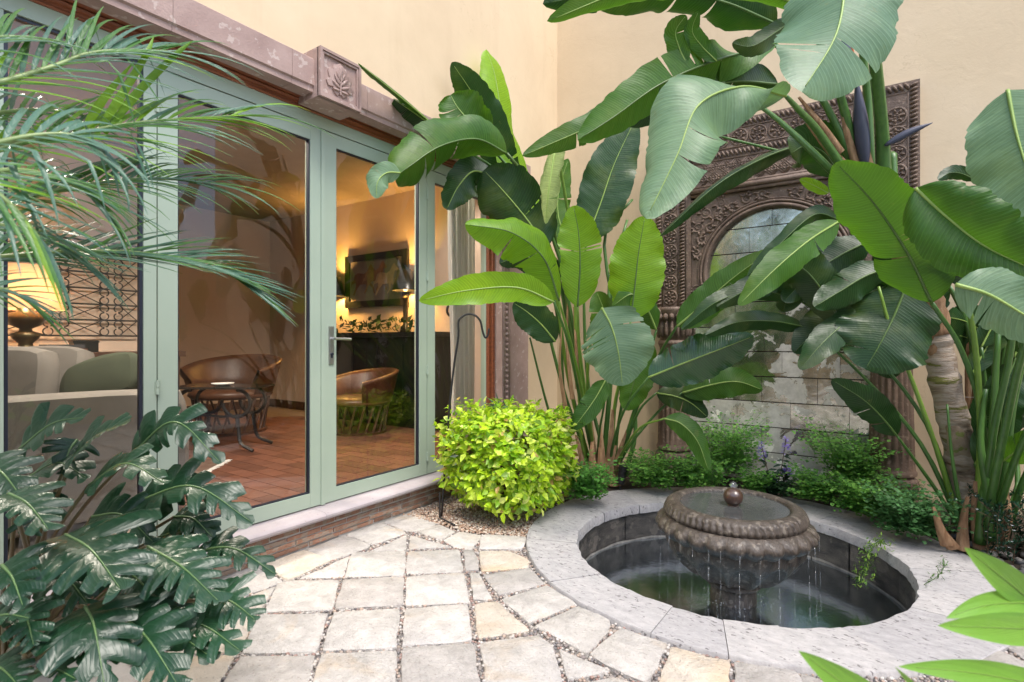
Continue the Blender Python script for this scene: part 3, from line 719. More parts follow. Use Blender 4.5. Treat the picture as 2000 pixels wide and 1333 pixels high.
# red wood moulding
mb = MB(); pr = [(DX - .03, 2.689), (DX + .010, 2.689), (DX + .016, 2.696), (DX + .010, 2.702), (DX + .012, 2.716), (DX + .024, 2.720), (DX + .030, 2.730), (DX + .024, 2.738), (DX + .046, 2.744), (DX + .058, 2.752), (DX + .068, 2.756), (DX + .068, 2.775), (DX - .03, 2.775)]
mb.quadgrid([[(x, y, z) for x, z in pr] for y in (-2.2, 3.93)], close=True); mb.face(range(len(pr)))
mb.build('wood_moulding', M['wood_red'], sr)
mb = MB(); mb.box((DX - .03, 3.90, .2), (DX + .06, 3.928, 2.70)); mb.box((DX + .0, 3.875, .2), (DX + .035, 3.90, 2.69)); mb.build('wood_jamb', M['wood_red'], sr)

# sill and brick riser
sl = thing('door_sill', (-2.9, 1.5, 0), 'grey rounded stone sill on a thin brick step under the doors', 'sill')
jy = [-2.2, -.4, onx(632, 1000, -2.86).y, 4.6]
for a, b in zip(jy, jy[1:]):
    pr = [(-3.06, .14), (-2.855, .145), (-2.838, .150), (-2.828, .163), (-2.828, .176), (-2.838, .188), (-2.855, .193), (-2.955, .196), (-2.96, .195), (-3.06, .195)]
    mb = MB(); mb.quadgrid([[(x, y, z) for x, z in pr] for y in [a + .0008 + (b - a - .0016) * k / 20 for k in range(21)]], close=True); mb.face(range(10)); mb.face(range(200, 210)[::-1]); mb.build('sill_stone', M['sill_stone'], sl, sharp=35)
mb = MB(); mb.box((-3.05, -2.2, -.05), (-2.888, 4.6, .142)); mb.build('mortar_bed', M['mortar'], sl)
rnd = random.Random(5); bm_ = None
for c_ in range(4):
    y = -.3 + rnd.uniform(0, .2)
    while y < 4.4:
        L = rnd.uniform(.16, .30); z0 = .005 + c_ * .034
        mb = MB(); d_ = rnd.uniform(-.003, .004)
        P = [(y + .004, z0 + rnd.uniform(0, .004)), (y + L - .004, z0 + rnd.uniform(0, .004)), (y + L - .004, z0 + .026 + rnd.uniform(-.003, .002)), (y + .004, z0 + .026 + rnd.uniform(-.003, .002))]
        mb.prism(P, -2.90, -2.880 + d_, 'x', bevel=.003); mb.build('brick', M['brick'], sl); y += L

# ------------------------------------------------------------------ green glazed doors
def vbar(y0, y1, z0, z1, x0=DX - .055, x1=DX): mb = MB(); mb.box((x0, y0, z0), (x1, y1, z1)); return mb
fr_ = thing('door_frame', (DX, 1.5, .195), 'sage green metal frame with a fixed pane beside the folding doors', 'door frame')
yA, yAg, yB0, yBC, yC1, yD1 = yx(7), yx(277), yx(307), yx(629), yx(834), yx(974)
vbar(-2.2, 3.875, 2.612, 2.687, DX - .07, DX + .004).build('head', M['door_green'], fr_)
vbar(yAg + .008, yB0 - .003, .20, 2.612, DX - .06, DX).build('post', M['door_green'], fr_)
vbar(yA - .07, yA, .20, 2.612, DX - .06, DX).build('post', M['door_green'], fr_)
vbar(yD1 + .003, 3.873, .20, 2.612, DX - .06, DX + .002).build('post', M['door_green'], fr_)
vbar(-2.2, yA - .071, .20, 2.612, DX - .05, DX - .01).build('side_panel', M['door_green'], fr_)
vbar(yA + .001, yAg + .007, .20, .29, DX - .055, DX - .003).build('bottom_rail', M['door_green'], fr_)
def gask(y0, y1, z0, z1, parent, w_=.009):
    mb = MB(); x0, x1 = DX - .034, DX - .008
    mb.box((x0, y0, z0), (x1, y0 + w_, z1)); mb.box((x0, y1 - w_, z0), (x1, y1, z1)); mb.box((x0, y0 + w_, z0), (x1, y1 - w_, z0 + w_)); mb.box((x0, y0 + w_, z1 - w_), (x1, y1 - w_, z1))
    return mb.build('gasket', M['gasket'], parent)
def pane(y0, y1, z0, z1, parent):
    mb = MB(); mb.poly([(DX - .022, y0, z0), (DX - .022, y1, z0), (DX - .022, y1, z1), (DX - .022, y0, z1)]); return mb.build('pane', M['glass'], parent)
gask(yA + .001, yAg + .007, .291, 2.611, fr_, .014); pane(yA + .003, yAg + .005, .293, 2.609, fr_)
def hinge(y, z, parent):
    mb = MB(); mb.tube([(DX + .008, y, z - .035), (DX + .008, y, z - .001)], .009, 10); mb.tube([(DX + .008, y, z + .001), (DX + .008, y, z + .035)], .0088, 10)
    mb.box((DX, y - .012, z - .03), (DX + .004, y + .012, z + .03)); return mb.build('hinge', M['door_green'], parent, sharp=40)
def leaf_(y0, y1, sl_, sr_, label):
    o = thing('door_leaf', (DX, y0, .2), label, 'door', 'folding glass door leaves')
    y0 += .003; y1 -= .003; z0, z1 = .203, 2.606
    vbar(y0, y0 + sl_, z0, z1).build('stile', M['door_green'], o); vbar(y1 - sr_, y1, z0, z1).build('stile', M['door_green'], o)
    vbar(y0 + sl_ + .0005, y1 - sr_ - .0005, z0, .29, DX - .054, DX - .001).build('rail', M['door_green'], o); vbar(y0 + sl_ + .0005, y1 - sr_ - .0005, 2.52, z1, DX - .054, DX - .001).build('rail', M['door_green'], o)
    gask(y0 + sl_ - .002, y1 - sr_ + .002, .288, 2.522, o); pane(y0 + sl_, y1 - sr_, .29, 2.52, o)
    return o
lB = leaf_(yB0, yBC, yx(346) - yB0, yBC - yx(607), 'green glass door leaf in front of the leather chair, second pane from the left')
lC = leaf_(yBC, yC1, yx(656) - yBC, yC1 - yx(820), 'green glass door leaf with the lever handle')
lD = leaf_(yC1, yD1, yx(849) - yC1, yD1 - yx(966), 'green glass door leaf in front of the white curtain')
mb = MB(); mb.box((DX + .001, yBC - .012, .2), (DX + .012, yBC + .016, 2.605)); mb.build('astragal', M['door_green'], lC)
for z in (1.02, 2.42): hinge(yB0, z, lB)
for z in (2.40, 1.76, 1.02, .34): hinge(yC1, z, lD)
yh = yx(646)
mb = MB(); mb.box((DX + .001, yh - .018, 1.10), (DX + .009, yh + .018, 1.345)); hp = mb.build('handle_plate', M['steel'], lC)
mb = MB(); mb.tube([(DX + .009, yh, 1.265), (DX + .05, yh, 1.265)], .009, 10); mb.tube([(DX + .05, yh - .008, 1.265), (DX + .052, yh + .12, 1.262)], .0085, 10); mb.build('lever', M['steel'], hp, sharp=40)
mb = MB(); mb.lathe([(.0, 0), (.009, .0), (.009, .012), (0, .012)], n=14, M=Matrix.Translation((DX + .008, yh, 1.165)) @ Matrix.Rotation(PI / 2, 4, 'Y')); mb.box((DX + .008, yh - .004, 1.140), (DX + .016, yh + .004, 1.163)); mb.build('lock_cylinder', M['gasket'], hp, sharp=40)

# ------------------------------------------------------------------ carved archway with old mirror tiles
AY = 4.97; ax0, ax1 = -1.803, .197; ATOP = 3.18
ar = thing('carved_archway', (-.8, AY, .1), 'tall carved brown archway with fluted columns framing the tarnished mirror tiles', 'archway')
def slab(name, x0, x1, z0, z1, y, dep=None): mb = MB(); mb.box((x0, y, z0), (x1, WY - .001 if dep is None else y + dep, z1)); return mb.build(name, M['carved'], ar)
JW = .335
jl = slab('jamb', ax0, ax0 + JW, 1.56, ATOP - .001, AY); jr = slab('jamb', ax1 - JW, ax1, 1.56, ATOP - .001, AY)
hd = slab('header', ax0 + JW + .001, ax1 - JW - .001, 2.545, ATOP - .001, AY + .002)
def ell(mb, c, u, v, w_, n=8):
    """half ellipsoid bump with half axes u, v (in plane) and w_ outwards"""
    c = Vector(c); rows = []
    for i in range(4):
        e = i / 3 * PI / 2 * .97
        rows.append([c + (u * math.cos(2 * PI * k / n) + v * math.sin(2 * PI * k / n)) * math.cos(e) + w_ * math.sin(e) for k in range(n)])
    b = len(mb.v); mb.quadgrid(rows, close=True); mb.face(range(b + 3 * n, b + 4 * n))
OUT = Vector((0, -1, 0))
def gad(mb, p0, p1, wd, y, pitch=.034, slant=.5, h=.026):
    a = Vector((p0[0], y, p0[1])); b = Vector((p1[0], y, p1[1])); d = (b - a); L = d.length; d.normalize(); s = d.cross(OUT)
    n_ = int(L / pitch)
    for k in range(n_):
        c = a + d * ((k + .5) * L / n_); v = (s + d * slant).normalized()
        ell(mb, c, v * wd * .5, d * pitch * .42, OUT * h, 7)
def rail(mb, p0, p1, y, r=.008):
    mb.tube([(p0[0], y, p0[1]), (p1[0], y, p1[1])], r, 6)
def spiral(mb, cx, cz, r, y, a0, turns, sg=1, rad=.008, hole=.15):
    P = []; k = int(14 * turns) + 4
    for i in range(k):
        u = i / (k - 1); rr = r * (1 - u * (1 - hole)); a = a0 + sg * u * turns * 2 * PI; P.append((cx + rr * math.cos(a), y, cz + rr * math.sin(a)))
    mb.tube(P, [rad * (1 - .45 * i / (k - 1)) for i in range(k)], 6)
def medal(mb, cx, cz, r, y, k=0):
    spiral(mb, cx, cz, r, y, PI / 2 + k, 1.02, 1 if k % 2 else -1, .012, 1.0)
    spiral(mb, cx - r * .1, cz, r * .62, y, k, 1.3, 1 if k % 2 else -1, .007)
    for q in range(7):
        a = 2 * PI * q / 7 + k; c = (cx + r * .62 * math.cos(a), y, cz + r * .62 * math.sin(a)); t = Vector((math.cos(a), 0, math.sin(a)))
        ell(mb, c, t * r * .27, t.cross(OUT) * r * .15, OUT * .022, 6)
    for q in range(4): a = q * 1.6 + k; ell(mb, (cx + r * .25 * math.cos(a), y, cz + r * .25 * math.sin(a)), Vector((r * .12, 0, 0)), Vector((0, 0, r * .12)), OUT * .013, 6)
def carve(name, parent): mb = MB(); return mb, (lambda: mb.build(name, M['carved'], parent, smooth=True))
for (o, xa, xb, sgn) in ((jl, ax0, ax0 + JW, 1), (jr, ax1, ax1 - JW, -1)):
    mb, fin = carve('gadroon_border', o)
    gad(mb, (xa + sgn * .035, 1.58), (xa + sgn * .035, ATOP - .02), .06, AY, .032, .35); gad(mb, (xa + sgn * .255, 1.58), (xa + sgn * .255, 2.86), .058, AY, .030, .35)
    for q in (.07, .215, .29): rail(mb, (xa + sgn * q, 1.57), (xa + sgn * q, ATOP - .09 if q == .07 else 2.86), AY, .007)
    fin()
    z = 1.655; k = 0
    while z < 3.05: mb, fin = carve('medallion', o); medal(mb, xa + sgn * .142, z, .064, AY, k); fin(); z += .142; k += 1
    mb = MB(); mb.box((min(xa + sgn * .295, xb), AY - .012, 1.56), (max(xa + sgn * .295, xb), AY + .01, 2.545)); mb.build('edge_strip', M['carved'], o)
mb, fin = carve('header_border', hd)
gad(mb, (ax0 + .06, ATOP - .04), (ax1 - .06, ATOP - .04), .066, AY, .036, .45); gad(mb, (ax0 + .22, 2.895), (ax1 - .22, 2.895), .066, AY, .034, .45, .024)
for z in (ATOP - .08, 2.94, 2.85): rail(mb, (ax0 + .08, z), (ax1 - .08, z), AY + .002, .009)
mb.box((ax0 + JW, AY - .02, 2.545), (ax1 - JW, AY + .02, 2.572)); mb.box((ax0 + JW, AY - .035, 2.575), (ax1 - JW, AY + .02, 2.615)); mb.box((ax0 + JW, AY - .015, 2.618), (ax1 - JW, AY + .02, 2.64))
fin()
x = ax0 + .29; k = 0
while x < ax1 - .25: mb, fin = carve('medallion', hd); medal(mb, x, 3.02, .068, AY + .001, k); fin(); x += .152; k += 1
mb, fin = carve('lattice_panel', hd); x = ax0 + JW + .01; wl = .13
lz0, lz1 = 2.65, 2.84
while x < ax1 - JW:
    for sg in (1, -1):
        for off in (-.01, .01):
            a = (x + off, lz0 if sg > 0 else lz1); b = (min(x + off + (lz1 - lz0), ax1 - JW - .005), 0)
            dx = b[0] - a[0]; bz = a[1] + sg * dx
            if dx > .02: rail(mb, a, (b[0], bz), AY + .002, .006)
    x += wl / 2 * 1.46
x = ax0 + JW + .04
while x < ax1 - JW - .04:
    for z in (2.70, 2.79):
        for q in range(4): a = PI / 4 + q * PI / 2; ell(mb, (x + .014 * math.cos(a), AY + .002, z + .014 * math.sin(a)), Vector((math.cos(a), 0, math.sin(a))) * .015, Vector((-math.sin(a), 0, math.cos(a))) * .008, OUT * .01, 6)
    x += .0475
fin()
# arch spandrel plate
ox0, ox1 = ax0 + JW, ax1 - JW; AC = ((ox0 + ox1) / 2, 1.85); AR = .535
arc = [(AC[0] + AR * math.cos(R(a)), AC[1] + AR * math.sin(R(a))) for a in range(-18, 199, 6)]
mb = MB(); mb2 = MB()
h_ = len(arc) // 2
plate = []
for i, (x, z) in enumerate(arc):
    if i == 0: continue
    a = R(-18 + 6 * i); a_ = R(-18 + 6 * (i - 1))
    def hit(b):
        dx, dz = math.cos(b), math.sin(b); k = 9
        if dx > 1e-6: k = min(k, (ox1 - AC[0]) / dx)
        if dx < -1e-6: k = min(k, (ox0 - AC[0]) / dx)
        if dz > 1e-6: k = min(k, (2.544 - AC[1]) / dz)
        return (AC[0] + k * dx, AC[1] + k * dz)
    p, q = arc[i - 1], arc[i]; P, Q = hit(a_), hit(a)
    for (u, v, y0, y1) in ((p, q, AY + .012, AY + .07),): mb.poly([(u[0], y0, u[1]), (v[0], y0, v[1]), (v[0], y1, v[1]), (u[0], y1, u[1])])
    mb.poly([(p[0], AY + .012, p[1]), (P[0], AY + .012, P[1]), (Q[0], AY + .012, Q[1]), (q[0], AY + .012, q[1])])
for sg in (-1, 1):
    xe = ox0 if sg < 0 else ox1; e = arc[-1] if sg < 0 else arc[0]
    a_ = R(-18)
    mb.poly([(e[0], AY + .0125, e[1]), (xe, AY + .0125, e[1] + .05), (xe, AY + .0125, 1.56), (e[0] + sg * .03, AY + .0125, 1.56), (e[0] - sg * .012, AY + .0125, e[1] - .04)])
sp = mb.build('spandrel', M['carved'], ar)
mb, fin = carve('arch_moulding', sp)
for (dr, rr, yy) in ((.012, .016, AY + .008), (.045, .012, AY + .006), (.068, .007, AY + .01), (.215, .01, AY + .01)):
    P = []
    for a in range(-18, 199, 4):
        x, z = AC[0] + (AR + dr) * math.cos(R(a)), AC[1] + (AR + dr) * math.sin(R(a))
        if ox0 < x < ox1 and z < 2.545: P.append((x, yy, z))
    if len(P) > 2 and dr < .2: mb.tube(P, rr, 8)
for sg in (-1, 1):
    e = arc[-1] if sg < 0 else arc[0]; ell(mb, (e[0] - sg * .015, AY + .01, e[1] + .0), Vector((.045, 0, 0)), Vector((0, 0, .045)), OUT * .035, 12)
fin()
rnd = random.Random(4)
for i, a in enumerate(range(-14, 196, 11)):
    rr = AR + .118; x, z = AC[0] + rr * math.cos(R(a)), AC[1] + rr * math.sin(R(a))
    if not (ox0 + .04 < x < ox1 - .04 and z < 2.5): continue
    mb, fin = carve('scroll', sp); sgn = 1 if i % 2 else -1; spiral(mb, x, z, .045, AY + .012, R(a) + (0 if sgn > 0 else PI), 1.4, sgn, .012)
    for q in range(6):
        b = R(a) + rnd.uniform(-2.6, 2.6); d_ = rnd.uniform(.03, .058); t = Vector((math.cos(b), 0, math.sin(b)))
        ell(mb, (x + d_ * t.x, AY + .012, z + d_ * t.z), t * .021, t.cross(OUT) * .010, OUT * .022, 6)
    fin()
for (cx, cz) in ((ox0 + .13, 2.40), (ox1 - .13, 2.40), (ox0 + .06, 2.48), (ox1 - .06, 2.48), (ox0 + .26, 2.47), (ox1 - .26, 2.47), (ox0 + .06, 2.28), (ox1 - .06, 2.28), (ox0 + .05, 1.62), (ox1 - .05, 1.62), (ox0 + .05, 1.72), (ox1 - .05, 1.72), (ox0 + .14, 1.63), (ox1 - .14, 1.63)):
    mb, fin = carve('scroll', sp); spiral(mb, cx, cz, .05, AY + .012, rnd.uniform(0, 6), 1.5, rnd.choice((-1, 1)), .009)
    for q in range(5):
        b = rnd.uniform(0, 6.3); t = Vector((math.cos(b), 0, math.sin(b))); ell(mb, (cx + .06 * t.x, AY + .012, cz + .06 * t.z), t * .023, t.cross(OUT) * .011, OUT * .022, 6)
    fin()
# columns
for (xc) in (ax0 + JW / 2 + .005, ax1 - JW / 2 - .005):
    cy = AY + .02
    def fl(r, z, a):
        if .32 < z < 1.18: return r - .012 * abs(math.cos(a * 10)) ** 2.5, z
        return r, z
    prof = [(.165, .06), (.165, .10), (.15, .13)] + [(.15 + .012 * math.sin(q / 5 * PI), .13 + .02 * q) for q in range(6)] + [(.135, .24), (.158, .255), (.16, .275), (.15, .29)] + [(.148 - .018 * (q / 14), .31 + q * .063) for q in range(15)] + [(.14, 1.215), (.148, 1.23), (.14, 1.25), (.125, 1.26)]
    mb = MB(); mb.lathe(prof, (xc, cy, 0), 100, fl); cl = mb.build('column', M['carved'], ar, sharp=50)
    mb = MB(); mb.lathe([(.125, 1.26), (.12, 1.33), (.13, 1.42), (.155, 1.50), (.165, 1.53), (.165, 1.559)], (xc, cy, 0), 40); cp = mb.build('capital', M['carved'], ar, smooth=True)
    mb, fin = carve('acanthus', cp)
    for q in range(10):
        a = -PI + PI * q / 9; t = Vector((math.cos(a), math.sin(a), 0)); c = Vector((xc, cy, 0)) + t * .135
        ell(mb, (c.x, c.y, 1.36), Vector((0, 0, .085)), t.cross(Vector((0, 0, 1))) * .02, t * .03, 8); ell(mb, (c.x + t.x * .02, c.y + t.y * .02, 1.47), Vector((0, 0, .035)), t.cross(Vector((0, 0, 1))) * .024, t * .03, 8)
    for sx in (-1, 1):
        spiral(mb, xc + sx * .115, 1.50, .045, AY - .12, PI / 2, 1.6, sx, .012)
    fin()
    mb, fin = carve('base_leaves', cl)
    for q in range(12):
        a = -PI + PI * q / 11; t = Vector((math.cos(a), math.sin(a), 0)); c = Vector((xc, cy, .175)) + t * .15; ell(mb, c, Vector((0, 0, .055)), t.cross(Vector((0, 0, 1))) * .017, t * .022, 8)
    fin()
# mirror tiles
m, t, p, N = nodes('old_mirror')
geo = mk(t, 'NewGeometry').outputs['Position']; rnd_ = mk(t, 'ObjectInfo').outputs['Random']
sx = mk(t, 'SeparateXYZ'); t.links.new(geo, sx.inputs[0])
wear = math_(t, 'ADD', noi(t, geo, 4.5, 7, .62, .5), math_(t, 'MULTIPLY_ADD', sx.outputs[2], -.17, .25))
wear = math_(t, 'ADD', wear, math_(t, 'MULTIPLY_ADD', rnd_, .12, -.06))
k1 = ramp(t, wear, [(.60, (0, 0, 0)), (.66, (1, 1, 1))])
k2 = ramp(t, math_(t, 'ADD', noi(t, geo, 7, 6, .6, .8), math_(t, 'MULTIPLY_ADD', sx.outputs[2], -.13, .10)), [(.615, (0, 0, 0)), (.63, (1, 1, 1))])
cf = ramp(t, noi(t, geo, 12, 7, .7), [(.3, (.36, .345, .31)), (.7, (.60, .58, .53))])
cf = mixc(t, math_(t, 'MULTIPLY', k2, .9), cf, (.86, .84, .77))
sp_ = ramp(t, noi(t, geo, 26, 5, .7), [(.62, (0, 0, 0)), (.68, (1, 1, 1))]); cf = mixc(t, math_(t, 'MULTIPLY', sp_, .6), cf, (.10, .085, .06))
t.links.new(mixc(t, k1, ramp(t, noi(t, geo, 9, 6, .7), [(.35, (.46, .45, .38)), (.65, (.72, .71, .64))]), cf), p.inputs['Base Color'])
t.links.new(math_(t, 'MULTIPLY_ADD', k1, -.93, .95), p.inputs['Metallic'])
t.links.new(math_(t, 'ADD', math_(t, 'MULTIPLY', k1, .35), math_(t, 'MULTIPLY_ADD', noi(t, geo, 14, 6, .7), .35, -.02)), p.inputs['Roughness'])
bump(t, p, noi(t, geo, 9, 4), .18, .01); M['mirror'] = m
mw = thing('mirror_wall', (-.8, 5.04, .05), 'tarnished antique mirror tiles laid in courses inside the carved arch', 'mirror')
mb = MB(); mb.box((ox0 - .02, 5.045, .03), (ox1 + .02, 5.0695, 2.45)); mb.build('backing', M['soil'], mw)
rnd = random.Random(11); z = 2.45; r_ = 0
while z > .05:
    h = .215; z0 = max(.04, z - h); x = ox0 - .03 - (.21 if r_ % 2 else rnd.uniform(0, .06))
    while x < ox1 + .02:
        L = rnd.choice((.42, .42, .40, .30)); a = max(x, ox0 - .03); b = min(x + L, ox1 + .03)
        if b - a > .04:
            cx, cz = (a + b) / 2, (z + z0) / 2
            Mt = Matrix.Translation((cx, 5.040, cz)) @ Matrix.Rotation(rnd.uniform(-.006, .006), 4, 'Z') @ Matrix.Rotation(rnd.uniform(-.008, .008), 4, 'X')
            mb = MB(); hw_, hh = (b - a) / 2 - .0015, (z - z0) / 2 - .0045
            mb.box((-hw_, -.003, -hh), (hw_, .003, hh), Mt); mb.build('mirror_tile', M['mirror'], mw)
        x += L
    z -= h; r_ += 1

# ------------------------------------------------------------------ the sitting room behind the glass
FZ = .19
M['room_wall'] = mat('room_wall', (.60, .48, .385), (.55, .435, .345), 2, .85, .1, 60)
M['room_ceiling'] = mat('room_ceiling', (.36, .29, .22), None, 3, .9)
M['terracotta'] = mat('terracotta', (.20, .085, .055), (.13, .055, .038), 7, .45, .3, 40, var=.35)
M['grout'] = mat('grout', (.25, .19, .15), None, 10, .9)
M['leather'] = mat('leather', (.13, .055, .025), (.06, .022, .012), 6, .33, .3, 50)
M['sofa'] = mat('sofa_cloth', (.19, .17, .15), (.155, .14, .122), 8, .9, .3, 300)
M['green_cloth'] = mat('green_cloth', (.05, .062, .036), (.035, .044, .026), 8, .9, .3, 200)
M['dark_wood'] = mat('dark_wood', (.10, .045, .025), (.05, .022, .014), 6, .4, .3, 40, stretch=(1, 5, 5))
M['black_wood'] = mat('black_wood', (.012, .012, .012), None, 6, .3)
M['brass'] = mat('brass', (.10, .07, .025), (.05, .04, .02), 12, .35, metal=.6)
M['curtain'] = mat('curtain_cloth', (.93, .92, .89), (.88, .87, .84), 4, .9, .15, 250)
mb = MB(); mb.box((-8.3, 5.0, FZ - .1), (-3.26, 5.2, 3.4)); mb.box((-8.5, -3.2, FZ - .1), (-8.3, 5.2, 3.4)); mb.box((-8.3, -3.4, FZ - .1), (-3.26, -3.2, 3.4)); mb.box((-3.26, 4.36, FZ), (-3.255, 5.0, 3.2))
tag(mb.build('room_wall', M['room_wall']), 'beige sitting room walls behind the glass doors', 'wall')
mb = MB(); mb.box((-8.4, -3.3, 3.2), (-3.0, 5.1, 3.45)); tag(mb.build('room_ceiling', M['room_ceiling']), kind='structure')
mb = MB(); mb.box((-8.4, -3.3, FZ - .12), (-3.06, 5.1, FZ - .008)); fl_ = tag(mb.build('room_floor', M['grout']), kind='structure')
rnd = random.Random(2); tm = MB(); tm.box((-.145, -.068, -.006), (.145, .068, 0)); tme = tm.mesh('floor_tile'); tme.materials.append(M['terracotta'])
cnt = 0
for j in range(-3, 46):
    for i in range(0, 20):
        x = -3.2 - i * .296 - (.148 if j % 2 else 0); y = .2 + j * .142
        if y > 4.95 or y < -.2 or x < -8.2: continue
        d = -SY * x + CY * y; px = 1000 + FPX * (CY * x + SY * y) / d
        if px < 300 or px > 900 or d > 7.6 or cnt >= 300: continue
        o = bpy.data.objects.new('floor_tile', tme); col.objects.link(o); o.location = (x, y, FZ); o.parent = fl_; cnt += 1
mb = MB(); mb.box((-8.2999, 4.984, FZ), (-3.4, 4.999, FZ + .12)); mb.box((-8.299, -3.1, FZ), (-8.284, 4.983, FZ + .12)); tag(mb.build('baseboard', M['dark_wood']), 'dark wooden baseboard along the sitting room walls', 'baseboard')

def lampobj(name, loc, shade, base_prof, label, shade_m, base_m, power, colr, zl):
    o = thing(name, loc, label, 'lamp'); L = Vector(loc)
    mb = MB(); mb.lathe(base_prof, loc, 24); mb.build('lamp_base', base_m, o, smooth=True)
    (r0, z0), (r1, z1) = shade; mb = MB()
    mb.quadgrid([[(L.x + r * math.cos(2 * PI * k / 32), L.y + r * math.sin(2 * PI * k / 32), L.z + z) for k in range(32)] for r, z in ((r0, z0), (r1, z1), (r1 - .004, z1), (r0 - .004, z0))], close=True)
    mb.build('lamp_shade', shade_m, o, smooth=True)
    mb = MB(); mb.lathe([(0, -.05), (.02, -.045), (.032, -.01), (.028, .02), (0, .04)], (L.x, L.y, L.z + zl), 12); mb.build('bulb', glow('bulb_' + name, colr, 5), o, smooth=True)
    li = bpy.data.lights.new(name + '_light', 'POINT'); li.energy = power; li.color = colr; li.shadow_soft_size = .06
    lo = bpy.data.objects.new(name + '_light', li); col.objects.link(lo); lo.location = (L.x, L.y, L.z + zl + .09); par(lo, o)
m, t, p, N = nodes('linen_shade'); p.inputs['Base Color'].default_value = (.75, .55, .36, 1); p.inputs['Roughness'].default_value = .9
tr = mk(t, 'BsdfTranslucent'); tr.inputs[0].default_value = (.85, .62, .40, 1); mx = mk(t, 'MixShader'); mx.inputs[0].default_value = .45
t.links.new(p.outputs[0], mx.inputs[1]); t.links.new(tr.outputs[0], mx.inputs[2]); t.links.new(mx.outputs[0], t.nodes['Material Output'].inputs[0]); M['shade'] = m
# recessed ceiling lights glowing above the room; the curtain one is added to brighten it
for (x, y, lb) in ((-4.0, 1.0, 'round recessed ceiling light glowing over the sofa'), (-3.75, 2.05, 'round recessed ceiling light glowing over the iron table'), (-3.62, 4.25, 'added unseen ceiling light brightening the curtain')):
    o = thing('ceiling_light', (x, y, 3.2), lb, 'light', 'recessed ceiling lights'); mb = MB(); mb.lathe([(.085, 3.199), (.085, 3.185), (.07, 3.183), (.066, 3.198)], (x, y, 0), 24, cap=False); mb.build('trim', M['white_plastic'], o, smooth=True)
    mb = MB(); mb.lathe([(.066, 3.19), (.0, 3.19)], (x, y, 0), 24, cap=False); mb.build('diffuser', glow('downlight_%d' % int(y * 10), (1, .82, .6), 6), o)
    li = bpy.data.lights.new('ceiling_light_lamp', 'SPOT'); li.energy = 125 if y < 4 else 65; li.color = (1, .88, .76); li.spot_size = R(150); li.spot_blend = .6; li.shadow_soft_size = .07
    lo = bpy.data.objects.new('ceiling_light_lamp', li); col.objects.link(lo); lo.location = (x, y, 3.17); par(lo, o)
# console against the far wall, urn lamp, books, box
cl_ = at(50, 690, 4.45); CX, CYy = cl_.x, cl_.y; CZ = at(50, 690, 4.45).z
ct = thing('console_table', (CX, CYy, FZ), 'dark wooden console table behind the grey sofa', 'table')
ux = Vector((0, 1, 0))
mb = MB(); mb.box((CX - .25, CYy - .9, CZ - .05), (CX + .2, CYy + 1.15, CZ)); mb.build('top', M['dark_wood'], ct)
mb = MB(); mb.box((CX - .22, CYy - .86, CZ - .19), (CX + .17, CYy + 1.11, CZ - .051)); mb.build('apron', M['dark_wood'], ct)
for sx in (-.2, .12):
    for sy in (-.84, 1.04): mb = MB(); mb.box((CX + sx, CYy + sy, FZ), (CX + sx + .06, CYy + sy + .06, CZ - .19)); mb.build('leg', M['dark_wood'], ct)
lampobj('table_lamp', (CX, CYy, CZ), ((.26, .36), (.17, .72)), [(.09, 0), (.095, .025), (.05, .05), (.045, .08), (.085, .12), (.10, .155), (.045, .18), (.04, .2), (.10, .23), (.12, .27), (.115, .32), (.06, .34), (.05, .38), (.0, .38)], 'lit linen shaded urn lamp glowing behind the left pane', M['shade'], M['brass'], 11, (1, .66, .38), .44)
bk = at(150, 690, 4.45)
for k, (w_, c_) in enumerate(((.3, (.12, .05, .03)), (.26, (.05, .05, .055)))):
    mb = MB(); mb.box((CX - .1, bk.y - w_ / 2, CZ + k * .035 + .001), (CX + .1, bk.y + w_ / 2, CZ + k * .035 + .034)); tag(mb.build('book', mat('book_%d' % k, c_)), ('brown book lying on the console table' if k == 0 else 'black book lying on top of the brown book'), 'book')
bx_ = at(213, 685, 4.45); mb = MB(); mb.box((CX - .06, bx_.y - .09, CZ + .001), (CX + .06, bx_.y + .09, CZ + .105)); mb.box((CX - .065, bx_.y - .095, CZ + .085), (CX + .065, bx_.y + .095, CZ + .10)); tag(mb.build('wooden_box', M['black_wood']), 'small dark box on the console table beside the books', 'box')
# wrought iron grille on the wall
gx = -6.2
gr = thing('iron_grille', (gx, 1.2, 1.3), 'wrought iron scroll grille on the wall above the console', 'grille')
mb = MB(); mb.box((gx - .12, -3.1, FZ), (gx - .05, onx(272, 600, gx).y + .25, 3.19)); tag(mb.build('partition', M['room_wall']), 'beige partition wall behind the iron grille', 'wall')
g0, g1 = onx(-30, 600, gx).y, onx(268, 600, gx).y; gz0, gz1 = 1.30, 2.2
for k in range(7): mb = MB(); z = gz0 + (gz1 - gz0) * k / 6; mb.tube([(gx, g0, z), (gx, g1, z)], .008, 6); mb.build('bar', M['iron'], gr)
for f in (.42, .80):
    yv = g0 + (g1 - g0) * f
    for k in range(6):
        z = gz0 + (gz1 - gz0) * (k + .5) / 6
        for sy in (-1, 1):
            mb = MB()
            for sz in (-1, 1):
                P = [(gx + .01, yv + sy * (.058 + .036 * math.cos(a)), z + sz * (.038 + .034 * math.sin(a)) ) for a in [PI * q / 6 for q in range(-3, 9)]]
                mb.tube(P, .006, 5)
            mb.build('scroll', M['iron'], gr)
